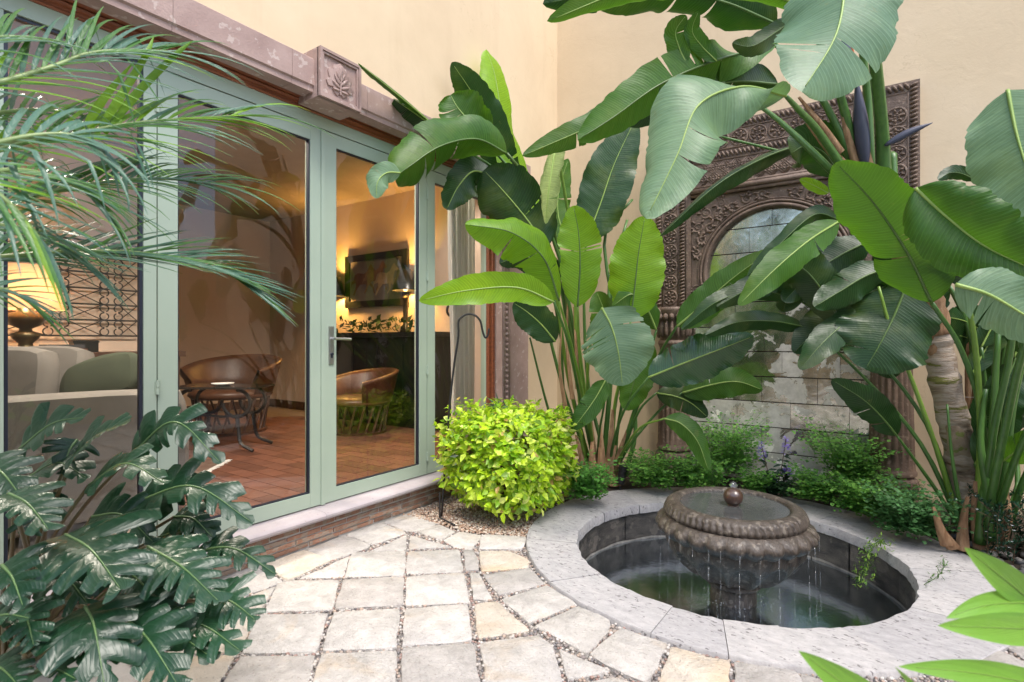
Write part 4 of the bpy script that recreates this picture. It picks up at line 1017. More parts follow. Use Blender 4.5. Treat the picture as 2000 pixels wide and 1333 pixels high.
for k in range(6):
    z0 = gz0 + (gz1 - gz0) * k / 6; z1 = gz0 + (gz1 - gz0) * (k + 1) / 6
    for a, b in ((0, .36), (.48, .74), (.86, 1)):
        for s_ in (0, 1): mb = MB(); mb.tube([(gx, g0 + (g1 - g0) * a, z1 if s_ else z0), (gx, g0 + (g1 - g0) * b, z0 if s_ else z1)], .005, 5); mb.build('brace', M['iron'], gr)
# sofa
def cushion(a, b, M_=None, puff=.05, n=8):
    mb = MB(); a = Vector(a); b = Vector(b); c = (a + b) / 2; h = (b - a) / 2
    for ax in range(3):
        for sg in (-1, 1):
            rows = []
            for i in range(n + 1):
                row = []
                for j in range(n + 1):
                    q = [0, 0, 0]; q[ax] = sg; q[(ax + 1) % 3] = -1 + 2 * i / n; q[(ax + 2) % 3] = -1 + 2 * j / n
                    v = Vector(q); rnd_k = 1 - .045 * (abs(v.x * v.y) ** 4 + abs(v.y * v.z) ** 4 + abs(v.x * v.z) ** 4)
                    pf = 1 + puff * (1 - q[(ax + 1) % 3] ** 2) * (1 - q[(ax + 2) % 3] ** 2)
                    q[ax] *= pf; v = Vector(q) * rnd_k
                    P = c + Vector((v.x * h.x, v.y * h.y, v.z * h.z)); row.append((M_ @ P) if M_ else P)
                rows.append(row if sg * 1 > 0 else row[::-1])
            mb.quadgrid(rows)
    return mb
so = thing('sofa', (-4.1, .9, FZ), 'grey upholstered sofa seen behind the left pane', 'sofa')
cushion((-4.95, .12, FZ + .08), (-3.895, 1.6, FZ + .45)).build('seat', M['sofa'], so, smooth=True)
cushion((-3.89, .0, FZ + .05), (-3.63, 1.66, .955), None, .02).build('arm', M['sofa'], so, smooth=True)
cushion((-4.95, -.16, FZ + .05), (-3.895, .11, .99)).build('backrest', M['sofa'], so, smooth=True)
for (px, py, d_, tl, yw) in ((92, 742, 3.8, .30, .25), (18, 750, 3.5, .12, .2)):
    c = at(px, py, d_); Mx = Matrix.Translation(c) @ Matrix.Rotation(R(35), 4, 'Z') @ Matrix.Rotation(-tl, 4, 'X')
    cushion((-.26, -.09, -.26), (.26, .09, .22), Mx, .10).build('back_cushion', M['sofa'], so, smooth=True)
for k in range(2): mb = MB(); mb.box((-3.72 - k * 1.1, 1.54, FZ), (-3.67 - k * 1.1, 1.59, FZ + .08)); mb.build('leg', M['black_wood'], so)
c = at(203, 742, 3.72); Mx = Matrix.Translation(c) @ Matrix.Rotation(R(35), 4, 'Z') @ Matrix.Rotation(-.25, 4, 'Y') @ Matrix.Rotation(-.35, 4, 'X')
tp_ = thing('throw_pillow', c, 'dark green tasselled pillow on the end of the sofa', 'pillow')
cushion((-.24, -.06, -.14), (.24, .06, .14), Mx, .3).build('cover', M['green_cloth'], tp_, smooth=True)
mb = MB()
for q in range(16): e = Mx @ Vector((.215, random.uniform(-.01, .01), .11)); mb.tube([e, e + Vector((.05 + random.uniform(-.02, .02), .03 + random.uniform(-.02, .02), -.07 + random.uniform(-.01, .01)))], .004, 4)
mb.build('tassel', M['green_cloth'], tp_)
# barrel chairs
def barrel(loc, rz, label, tint, sc_=1.12):
    o = thing('barrel_chair', loc, label, 'chair', 'leather barrel chairs')
    Mx = Matrix.Translation(loc) @ Matrix.Rotation(rz, 4, 'Z') @ Matrix.Scale(sc_, 4)
    mb = MB(); rows = []
    for i in range(25):
        a = R(-115 + 230 * i / 24); hgt = .80 - .14 * (abs(i - 12) / 12) ** 2; rr = .43
        pr = [(rr - .10, .40), (rr - .05, .55), (rr, hgt - .05), (rr + .03, hgt), (rr + .065, hgt - .015), (rr + .05, hgt - .05), (rr + .01, .55), (rr - .04, .38)]
        rows.append([Mx @ Vector((-x * math.cos(a), x * math.sin(a), z)) for x, z in pr])
    mb.quadgrid(rows, close=True); mb.build('backrest', tint, o, smooth=True)
    mb = MB(); mb.lathe([(.0, .36), (.37, .36), (.40, .39), (.39, .43), (.33, .455), (.0, .46)], n=28, M=Mx); mb.build('seat', tint, o, smooth=True)
    for k in range(20):
        a = 2 * PI * k / 20; mb = MB(); mb.tube([Mx @ Vector((.31 * math.cos(a), .31 * math.sin(a), .0)), Mx @ Vector((.36 * math.cos(a + .3), .36 * math.sin(a + .3), .36))], .014, 5); mb.build('slat', M['dark_wood'], o)
    mb = MB(); mb.lathe([(.34, 0), (.345, .03), (.31, .03)], n=24, M=Mx); mb.build('base_ring', M['dark_wood'], o)
c1 = at(452, 822, 6.35); barrel((c1.x, c1.y, FZ), R(-62), 'brown leather barrel chair behind the iron side table', M['leather'])
c2 = at(702, 850, 6.3); barrel((c2.x, c2.y, FZ), R(-100), 'brown leather barrel chair behind the door with the handle', M['leather'], .92)
# iron side table
t0 = at(435, 800, 5.35)
tb = thing('iron_table', (t0.x, t0.y, FZ), 'black scrolled iron side table with a glass top', 'table')
M['tabletop'] = mat('tabletop', (.03, .025, .022), None, 5, .08, spec=.8)
TZ = FZ + .60; cs = Vector((CY, SY, 0)); fs = Vector((-SY, CY, 0))
P = [t0 + cs * a + fs * b for a, b in ((-.42, -.22), (.42, -.22), (.42, .22), (-.42, .22))]
mb = MB(); mb.prism([(q.x, q.y) for q in P], TZ, TZ + .02); mb.build('top', M['tabletop'], tb)
for sx in (-1, 1):
    for sb in (-1, 1):
        c = Vector((t0.x, t0.y, 0)) + cs * sx * .22 + fs * sb * .16; Pl = []
        for q in range(16): a = PI / 2 + sx * (-1) * 2 * PI * .75 * q / 15; Pl.append(c + cs * .13 * math.cos(a) * 1 + Vector((0, 0, TZ - .14 + .13 * math.sin(a))))
        mb = MB(); mb.tube(Pl, .018, 6); mb.build('scroll', M['iron'], tb)
        mb = MB(); mb.tube(cr([c + Vector((0, 0, TZ - .26)), c + cs * sx * .02 + Vector((0, 0, FZ + .2)), c + cs * sx * .05 + fs * sb * .02 + Vector((0, 0, FZ + .08)), c + cs * sx * .18 + fs * sb * .05 + Vector((0, 0, FZ + .015))], 10), .017, 6); mb.build('leg', M['iron'], tb)
mb = MB(); mb.tube([Vector((t0.x, t0.y, TZ - .27)) + cs * -.24, Vector((t0.x, t0.y, TZ - .29)), Vector((t0.x, t0.y, TZ - .27)) + cs * .24], .012, 6); mb.build('stretcher', M['iron'], tb)
mb = MB(); mb.lathe([(.05, 0), (.10, .015), (.105, .025), (.09, .02), (0, .012)], (t0.x, t0.y, TZ + .021), 20); tag(mb.build('dish', M['curtain'], smooth=True), 'pale shallow dish on the iron side table', 'dish')
# mantel, painting, small lamp, plant
HY = 4.99
mn = thing('mantelpiece', (-6.0, HY, FZ), 'black panelled fireplace surround under the painting', 'fireplace')
m0 = ony(652, 640, HY - .3).x; m1_ = ony(848, 640, HY - .3).x; MZ = 1.36
mb = MB(); mb.box((m0, HY - .30, FZ), (m1_, HY - .001, MZ - .06)); bd = mb.build('body', M['black_wood'], mn)
mb = MB(); mb.box((m0 - .05, HY - .36, MZ - .059), (m1_ + .05, HY - .001, MZ)); mb.build('shelf', M['black_wood'], mn)
for k in range(4):
    x0 = m0 + (m1_ - m0) * (k + .1) / 4; x1 = m0 + (m1_ - m0) * (k + .9) / 4; mb = MB(); mb.box((x0, HY - .315, FZ + .15), (x1, HY - .301, MZ - .15)); mb.build('panel', M['black_wood'], bd)
pc0, pc1 = ony(678, 503, HY), ony(799, 488, HY); pzb = ony(678, 603, HY).z; pzt = pc0.z
pt = thing('painting', ((pc0.x + pc1.x) / 2, HY, pzb), 'black framed painting of running horses above the mantelpiece', 'painting')
for a, b in (((pc0.x, pzb), (pc1.x, pzb + .09)), ((pc0.x, pzt - .09), (pc1.x, pzt)), ((pc0.x, pzb + .09), (pc0.x + .09, pzt - .09)), ((pc1.x - .09, pzb + .09), (pc1.x, pzt - .09))):
    mb = MB(); mb.box((a[0], HY - .04, a[1]), (b[0], HY - .002, b[1])); mb.build('frame_rail', M['black_wood'], pt)
mb = MB(); mb.box((pc0.x + .09, HY - .02, pzb + .09), (pc1.x - .09, HY - .003, pzt - .09)); cv = mb.build('canvas', mat('canvas', (.22, .19, .165), (.12, .105, .10), 5, .8), pt)
horse = [(-.30,.02),(-.27,.10),(-.18,.13),(-.02,.11),(.06,.14),(.12,.22),(.17,.25),(.19,.22),(.27,.15),(.25,.12),(.18,.14),(.15,.06),(.14,-.02),(.24,-.10),(.27,-.2),(.24,-.2),(.20,-.11),(.09,-.05),(.07,-.14),(.0,-.20),(-.01,-.18),(.04,-.12),(.03,-.05),(-.12,-.05),(-.20,-.11),(-.29,-.22),(-.31,-.20),(-.24,-.09),(-.24,-.02),(-.34,-.04),(-.38,-.1),(-.35,0)]
for k, (dx, dz, c_) in enumerate(((-.22, .0, (.16, .07, .035)), (.02, .03, (.25, .13, .06)), (.24, -.02, (.45, .34, .2)))):
    xc = (pc0.x + pc1.x) / 2 + dx; zc_ = (pzb + pzt) / 2 + dz; mb = MB(); mb.prism([(xc + x * .78, zc_ + z * .9) for x, z in horse], HY - .0205 - k * .0008, HY - .0212 - k * .0008, 'y'); mb.build('horse', mat('horse_%d' % k, c_, tuple(x * .5 for x in c_), 9), cv)
lx = ony(793, 560, HY - .18)
lampobj('mantel_lamp', (lx.x, HY - .19, MZ + .002), ((.17, .52), (.10, .78)), [(.07, 0), (.07, .02), (.03, .05), (.03, .40), (.045, .42), (.02, .45), (.0, .46)], 'lit lamp with a black shade on the mantelpiece beside the painting', M['black_wood'], M['brass'], 40, (1, .52, .13), .56)
lx2 = ony(652, 560, HY - .18)
lampobj('mantel_lamp', (lx2.x, HY - .19, MZ + .002), ((.17, .52), (.10, .78)), [(.07, 0), (.07, .02), (.03, .05), (.03, .40), (.045, .42), (.02, .45), (.0, .46)], 'lit lamp with a black shade at the left end of the mantelpiece', M['black_wood'], M['brass'], 40, (1, .52, .13), .56)
hp_ = thing('mantel_plant', ((m0 + m1_) / 2, HY - .2, MZ), 'trailing dark green foliage along the mantelpiece', 'plant'); mb = MB(); rnd = random.Random(6)
for q in range(170):
    x = rnd.uniform(m0 + .05, m1_ - .25); c = Vector((x, HY - .2 + rnd.uniform(-.14, .12), MZ + rnd.uniform(.0, .17))); d = Vector((rnd.uniform(-1, 1), rnd.uniform(-1, 1), rnd.uniform(-.3, 1))).normalized(); s_ = d.cross(Vector((.3, .5, .8))).normalized()
    mb.cc = rnd.choice(((.015, .04, .012), (.01, .03, .01), (.03, .06, .02))); mb.poly([c, c + d * .05 + s_ * .025, c + d * .11, c + d * .05 - s_ * .025]); mb.cc = None
tag(mb.build('foliage', M['fern'], hp_), kind='stuff')
# curtain with folds
cu = MB(); k0, k1 = yx(884, -3.2), 3.98; rows = []
for z in [FZ + .02 + (2.66 - FZ) * q / 14 for q in range(15)]:
    rows.append([(-3.22 + .03 * math.sin(i * 1.25 + .3 * math.sin(i * .37)) + .012 * math.sin(i * 2.9 + z), k0 + (k1 - k0) * i / 70 + .02 * math.sin(z * 2) * (1 - i / 70), z) for i in range(71)])
m, t, p, N = nodes('sheer_curtain'); p.inputs['Base Color'].default_value = (.9, .89, .86, 1); p.inputs['Roughness'].default_value = .9
tr = mk(t, 'BsdfTranslucent'); tr.inputs[0].default_value = (.9, .88, .84, 1); mx = mk(t, 'MixShader'); mx.inputs[0].default_value = .4; bump(t, p, noi(t, mk(t, 'NewGeometry').outputs['Position'], 200, 3), .2, .002)
t.links.new(p.outputs[0], mx.inputs[1]); t.links.new(tr.outputs[0], mx.inputs[2]); t.links.new(mx.outputs[0], t.nodes['Material Output'].inputs[0]); M['sheer'] = m
cu.quadgrid(rows); tag(cu.build('curtain', M['sheer'], smooth=True), 'white pleated curtain behind the right door leaf', 'curtain')
# black ring tieback on the wall beside the curtain
sc_ = at(880, 607, 5.1)
mb = MB(); mb.tube([sc_ + Vector((0, .05 * math.cos(2 * PI * q / 16), .05 * math.sin(2 * PI * q / 16))) for q in range(17)], .012, 6, False)
tag(mb.build('curtain_tieback', M['iron'], smooth=True), 'black ring tieback on the wall beside the curtain', 'tieback')
# rug
mb = MB(); rg = at(300, 930, 4.3)
P = [Vector((rg.x, rg.y, 0)) + cs * a + fs * b for a, b in ((-1.3, -.4), (.42, -.4), (.32, .5), (-1.3, .6))]
mb.prism([(q.x, q.y) for q in P], FZ + .001, FZ + .009); ru = mb.build('rug', mat('rug', (.16, .12, .09), (.10, .05, .04), 10, .95, .3, 200)); tag(ru, 'dark patterned rug with pale fringe on the terracotta floor', 'rug')
mb = MB()
for q in range(50): a = P[1].lerp(P[2], q / 49); mb.tube([(a.x, a.y, FZ + .006), (a.x + cs.x * .05 + random.uniform(-.01, .01), a.y + cs.y * .05 + random.uniform(-.01, .01), FZ + .004)], .0022, 4)
tag(mb.build('fringe', M['curtain'], ru), kind='stuff')

# ------------------------------------------------------------------ bird of paradise plants
EYE = Vector((0, 0, CAMH))
def wprof(u):
    a = min(1, u / .26); b = max(0, (u - .48) / .52)
    return (1 - (1 - a) ** 2.2) ** .68 * max(0, 1 - b ** 2.1) ** .66 * (1 - .05 * math.sin(u * 9))
def rot_about(v, ax, ang): return Quaternion(ax, ang) @ v
def banana(plant, pts, hw, roll=0, fold=(15, 15), m='leaf_mid', curl=(0, 0), tears=(), wave=.85, rib='midrib', flat=None, seed=0, nat=0.0):
    """big paddle leaf: blade halves hinged on the midrib, split where it is torn"""
    rnd = random.Random(int(pts[0][0] * 7 + pts[0][1] * 3 + seed))
    W = [at(*q) for q in pts]; n = 30; mid = cr(W, n)
    dm = sum(q[2] for q in pts) / len(pts); hw = hw * dm / FPX * .90
    tears = list(tears)
    if rnd.random() < .65 and hw > .07:
        for _ in range(rnd.choice((1, 1, 2, 3))): tears.append((rnd.choice((1, -1)), rnd.uniform(.2, .8)))
    L = [0]
    for i in range(1, n): L.append(L[-1] + (mid[i] - mid[i - 1]).length)
    nc = (EYE - mid[n // 2]).normalized() if flat is None else Vector(flat).normalized()
    mb = MB(); ns = []
    ph = rnd.uniform(0, 6)
    for i in range(n):
        t = (mid[min(i + 1, n - 1)] - mid[max(i - 1, 0)]).normalized()
        cu = nc
        if nat:
            f = min(1, (i / (n - 1)) / nat); f = f * f * (3 - 2 * f); cu = (Vector((0, 0, 1)) * (1 - f) + nc * f).normalized()
        nn = cu - t * cu.dot(t)
        if nn.length < .15: nn = Vector((0, 0, 1)) - t * t.z
        nn.normalize(); nn = rot_about(nn, t, R(roll)); ns.append((t, nn, t.cross(nn)))
    K = 9
    for sd_ in (1, -1):
        cuts = sorted([q[1] for q in tears if q[0] == sd_]); segs = []; a = 0.0
        for c in cuts + [1.0]: segs.append((a, c)); a = c
        for si, (ua, ub) in enumerate(segs):
            m_ = max(5, int((ub - ua) * 56) + 2); rows = []; uvs = []
            df = R(rnd.uniform(-9, 9)) if cuts else 0
            for i in range(m_):
                u = ua + (ub - ua) * i / (m_ - 1); x = u * (n - 1); k = min(int(x), n - 2); f = x - k
                p = mid[k].lerp(mid[k + 1], f); t = ns[k][0].lerp(ns[k + 1][0], f).normalized(); nn = ns[k][1].lerp(ns[k + 1][1], f).normalized(); b = ns[k][2].lerp(ns[k + 1][2], f).normalized()
                w = hw * wprof(u) * (1 + .07 * noise.noise(Vector((u * 7, sd_ * 3 + ph, .5)))) * (1 - .10 * max(0, noise.noise(Vector((u * 34, sd_ * 5 + ph, 1.5)))) ** .7); row = [p]; uvr = [(L[-1] * u, 0)]
                sh = 0.0
                if cuts and si > 0: sh += max(0, 1 - (u - ua) / .05) * .011
                if cuts and si < len(segs) - 1: sh -= max(0, 1 - (ub - u) / .05) * .011
                q = p.copy()
                for j in range(1, K + 1):
                    v = j / K
                    ang = R(fold[0 if sd_ > 0 else 1]) + R(curl[0 if sd_ > 0 else 1]) * v * v * 1.6 + df * v
                    ang += wave * v * v * (.30 * math.sin(u * 11 + ph + sd_) + .16 * math.sin(u * 27 + ph * 2)) 
                    q = q + (b * sd_ * math.cos(ang) + nn * math.sin(ang)) * (w / K) + t * (w / K * (.10 + .12 * v)) + t * sh * L[-1] / K
                    row.append(q.copy()); uvr.append((L[-1] * u, v * sd_))
                if sd_ < 0: row.reverse(); uvr.reverse()
                rows.append(row); uvs.append(uvr)
            mb.quadgrid(rows, uvs)
    o = mb.build('leaf', M[m], plant, smooth=True)
    mr = MB(); k = int(n * .97)
    mr.tube([mid[i] + ns[i][1] * .001 for i in range(k)], [max(.0012, .0085 * (1 - .86 * i / n) * min(1, hw / .12)) for i in range(k)], 6)
    mr.build('midrib', M[rib], o, smooth=True)
    return o
def petiole(plant, pts, r0, r1, m='stem'):
    P = cr([at(*q) if len(q) == 3 and q[0] > 20 or len(q) == 3 and abs(q[0]) > 20 else Vector(q) for q in pts], 16); mb = MB()
    mb.tube(P, [r0 + (r1 - r0) * (i / 15) ** .8 for i in range(16)], 8, True, .8); return mb.build('petiole', M[m], plant, smooth=True)

lc = thing('bird_of_paradise_plant', at(1180, 935, 4.8), 'clump of paddle leaves in the corner beside the yellow green shrub', 'plant')
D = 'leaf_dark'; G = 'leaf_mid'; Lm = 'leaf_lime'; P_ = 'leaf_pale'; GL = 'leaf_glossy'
LEAVES_L = [
 ([(1062,470,4.55),(1020,360,4.6),(986,256,4.6),(967,150,4.6),(950,97,4.6)], 46, 25, (-35, 20), Lm, (0, -20), ()),
 ([(1010,400,4.7),(965,270,4.5),(930,195,4.35),(882,122,4.15)], 42, 10, (5, -5), D, (0, 0), ()),
 ([(990,300,4.1),(932,272,3.95),(862,285,3.75),(800,325,3.6),(772,345,3.5)], 62, -25, (-40, -12), G, (-25, -20), ((-1, .38), (-1, .62), (1, .55))),
 ([(955,275,4.15),(920,240,4.12),(895,212,4.1),(880,186,4.1)], 54, 0, (-5, 15), G, (20, 40), ()),
 ([(782,338,3.5),(756,338,3.45),(738,355,3.4),(735,388,3.4)], 26, 20, (10, -30), P_, (0, 0), ()),
 ([(880,275,4.05),(820,222,3.8),(760,172,3.5),(700,124,3.28)], 34, -10, (-80, -45), G, (-70, -60), ((-1, .3), (-1, .55))),
 ([(862,262,3.95),(825,232,3.85),(790,208,3.75),(770,195,3.7)], 42, 10, (-60, -35), D, (-40, -20), ((-1, .5),)),
 ([(1068,486,4.25),(1030,430,4.25),(980,370,4.2),(945,333,4.15)], 68, 0, (-12, 8), D, (25, -35), ()),
 ([(1085,285,3.95),(1078,330,3.9),(1070,385,3.85),(1066,438,3.85)], 40, 0, (40, 38), 'leaf_cream', (40, 34), ()),
 ([(1145,470,4.9),(1172,400,4.9),(1200,320,4.9),(1240,235,4.9)], 54, 0, (8, 8), D, (0, 0), ()),
 ([(1092,588,3.75),(1062,505,3.65),(1000,455,3.55),(908,438,3.45)], 62, -10, (-52, -8), Lm, (-35, 15), ()),
 ([(1082,590,3.5),(1010,562,3.42),(910,568,3.35),(818,588,3.3)], 34, 0, (10, 0), Lm, (0, 10), ()),
 ([(1128,600,4.0),(1133,520,4.0),(1130,455,4.0),(1120,402,4.0)], 46, 0, (14, 14), Lm, (0, 0), ()),
 ([(1232,625,4.2),(1240,560,4.2),(1248,490,4.2),(1260,422,4.2)], 60, 0, (-10, -14), Lm, (0, 0), ()),
 ([(1282,645,4.3),(1262,600,4.25),(1235,575,4.2),(1196,598,4.2)], 32, 0, (-45, -10), G, (0, 0), ()),
 ([(1176,602,3.55),(1195,640,3.5),(1208,690,3.45),(1216,754,3.45)], 78, 0, (-8, -14), P_, (-10, 0), ((1, .42),)),
 ([(1258,655,4.3),(1248,705,4.3),(1236,755,4.3),(1222,802,4.3)], 44, 15, (-20, 10), G, (0, 0), ()),
 ([(1266,738,4.05),(1330,712,4.0),(1400,685,3.95),(1472,657,3.9)], 52, 0, (-14, -22), GL, (0, 0), ()),
 ([(1332,768,4.4),(1390,752,4.35),(1440,746,4.3),(1490,762,4.3)], 34, 0, (-10, -20), G, (0, 0), ()),
 ([(1282,768,4.45),(1320,775,4.4),(1350,788,4.4),(1382,815,4.4)], 28, 0, (0, -20), D, (0, 0), ((1, .5),)),
 ([(1298,818,3.95),(1330,828,3.9),(1362,862,3.85),(1384,920,3.8)], 26, 0, (-18, -30), G, (0, 0), ()),
 ([(1183,742,3.95),(1165,775,3.92),(1142,808,3.9),(1117,840,3.9)], 24, 10, (0, 0), G, (0, 0), ()),
 ([(1085,668,4.6),(1058,635,4.6),(1030,610,4.6),(1003,592,4.6)], 36, 0, (5, 5), D, (0, 0), ()),
 ([(1322,638,3.95),(1370,598,3.9),(1430,545,3.85),(1508,488,3.8)], 38, 0, (-8, -25), G, (0, 0), ()),
 ([(1090,560,4.5),(1060,520,4.5),(1020,500,4.5),(975,515,4.5)], 36, 0, (-20, -20), D, (0, 0), ()),
 ([(1178,720,4.4),(1185,660,4.4),(1180,610,4.4),(1165,570,4.4)], 40, 30, (0, 0), G, (0, 0), ()),
 ([(1105,470,4.8),(1090,420,4.8),(1092,370,4.8),(1110,310,4.8)], 30, 20, (0, 0), G, (0, 0), ()),
 ([(960,345,4.25),(925,335,4.2),(895,365,4.15),(872,410,4.1)], 40, 0, (-35, -10), D, (0, 0), ()),
]
for k, q in enumerate(LEAVES_L): banana(lc, q[0], q[1], q[2], q[3], q[4], q[5], q[6], rib=('midrib_dark' if k in (2, 10, 12, 13, 16) else 'midrib'), seed=k, nat=q[7] if len(q) > 7 else 0)
B0 = (1165, 925, 4.85); B1 = (1195, 935, 4.75); B2 = (1150, 900, 4.9)
for pts, r0, r1, m in [
 ([B2, (1120,780,4.8), (1085,600,4.65), (1062,470,4.55)], .024, .011, 'stem'), ([B2, (1100,760,4.9), (1050,560,4.85), (1010,400,4.75)], .022, .011, 'stem'),
 ([B0, (1125,720,4.7), (1090,480,4.45), (1045,370,4.3), (990,300,4.1)], .026, .011, 'midrib_dark'), ([B0, (1130,700,4.6), (1085,480,4.4), (1010,350,4.25), (940,268,4.2)], .022, .010, 'stem'),
 ([B0, (1120,700,4.7), (1080,500,4.5), (1000,360,4.3), (880,275,4.05)], .022, .010, 'stem'), ([B2, (1110,740,4.7), (1085,560,4.4), (1068,486,4.25)], .022, .011, 'stem_lime'),
 ([B0, (1130,720,4.6), (1120,500,4.3), (1095,330,4.05), (1085,285,3.95)], .022, .009, 'stem_lime'), ([B1, (1150,760,4.95), (1140,560,4.95), (1145,470,4.9)], .022, .011, 'stem'),
 ([B0, (1140,780,4.4), (1112,660,4.0), (1092,588,3.75)], .022, .010, 'stem_lime'), ([B0, (1135,790,4.3), (1110,670,3.8), (1082,590,3.5)], .020, .010, 'stem'),
 ([B0, (1145,780,4.5), (1132,680,4.2), (1128,600,4.0)], .022, .011, 'stem_lime'), ([B1, (1200,800,4.6), (1222,700,4.35), (1232,625,4.2)], .022, .010, 'stem_lime'),
 ([B0, (1150,800,4.3), (1150,690,3.8), (1176,602,3.55)], .022, .010, 'stem_lime'), ([B1, (1195,880,4.5), (1220,800,4.2), (1266,738,4.05)], .020, .010, 'stem'),
 ([B1, (1230,870,4.6), (1290,800,4.5), (1332,768,4.4)], .018, .008, 'stem'), ([B1, (1225,860,4.65), (1250,800,4.5), (1282,768,4.45)], .016, .008, 'stem'),
 ([B1, (1215,885,4.5), (1250,836,4.2), (1298,818,3.95)], .017, .007, 'stem_lime'), ([B1, (1230,830,4.6), (1262,720,4.4), (1282,645,4.3)], .02, .009, 'stem'),
 ([B1, (1250,780,4.5), (1290,690,4.2), (1322,638,3.95)], .02, .009, 'stem'), ([B0, (1170,850,4.4), (1180,790,4.1), (1183,742,3.95)], .016, .008, 'stem'),
 ([(1175,940,4.8), (1195,700,4.8), (1190,560,4.9), (1225,430,4.95)], .028, .013, 'stem'), ([(1110,930,4.85), (1085,850,4.8), (1060,760,4.75), (1035,660,4.7)], .018, .009, 'stem'),
 ([(1130,930,4.85), (1105,850,4.8), (1100,760,4.75), (1095,640,4.7)], .020, .012, 'stem'), ([(1150,930,4.7), (1135,850,4.7), (1130,760,4.7), (1115,640,4.7)], .022, .012, 'stem_lime'),
 ([(1205,930,4.75), (1205,850,4.75), (1230,720,4.6), (1258,655,4.3)], .020, .010, 'stem'), ([(1220,930,4.75), (1240,800,4.8), (1180,480,5.0), (1235,390,5.0)], .024, .013, 'stem')]:
    petiole(lc, pts, r0, r1, m)
# dead sheaths round the foot of the clump
rnd = random.Random(21)
def sheath(plant, base, top, w0, m='sheath'):
    mb = MB(); P = cr([base, (Vector(base) + Vector(top)) / 2 + Vector((rnd.uniform(-.03, .03), rnd.uniform(-.03, .03), 0)), top], 9); rows = []
    d = (Vector(top) - Vector(base)); s = d.cross(EYE - Vector(base)).normalized(); f = s.cross(d).normalized() * -1
    for i, p in enumerate(P):
        u = i / 8; w_ = w0 * (1 - u * .75); rows.append([p + s * w_ * math.sin(a) + f * (-w_ * .7 * math.cos(a) + rnd.uniform(-.006, .006)) for a in [R(-80 + 160 * j / 6) for j in range(7)]])
    mb.quadgrid(rows); return mb.build('dry_sheath', M[m], plant, smooth=True)
for (px, d, ty, dx) in [(1160, 4.62, 790, -10), (1185, 4.58, 800, 12), (1172, 4.55, 830, 0), (1205, 4.62, 840, 20), (1145, 4.66, 850, -20), (1195, 4.55, 870, 8), (1165, 4.55, 860, -8)]:
    sheath(lc, at(px, 948, d), at(px + dx, ty, d), rnd.uniform(.035, .055))
for (px, y0, y1) in [(1118, 780, 560), (1128, 760, 600), (1105, 800, 640)]: sheath(lc, at(px, y0, 4.55), at(px - 8, y1, 4.5), .02)

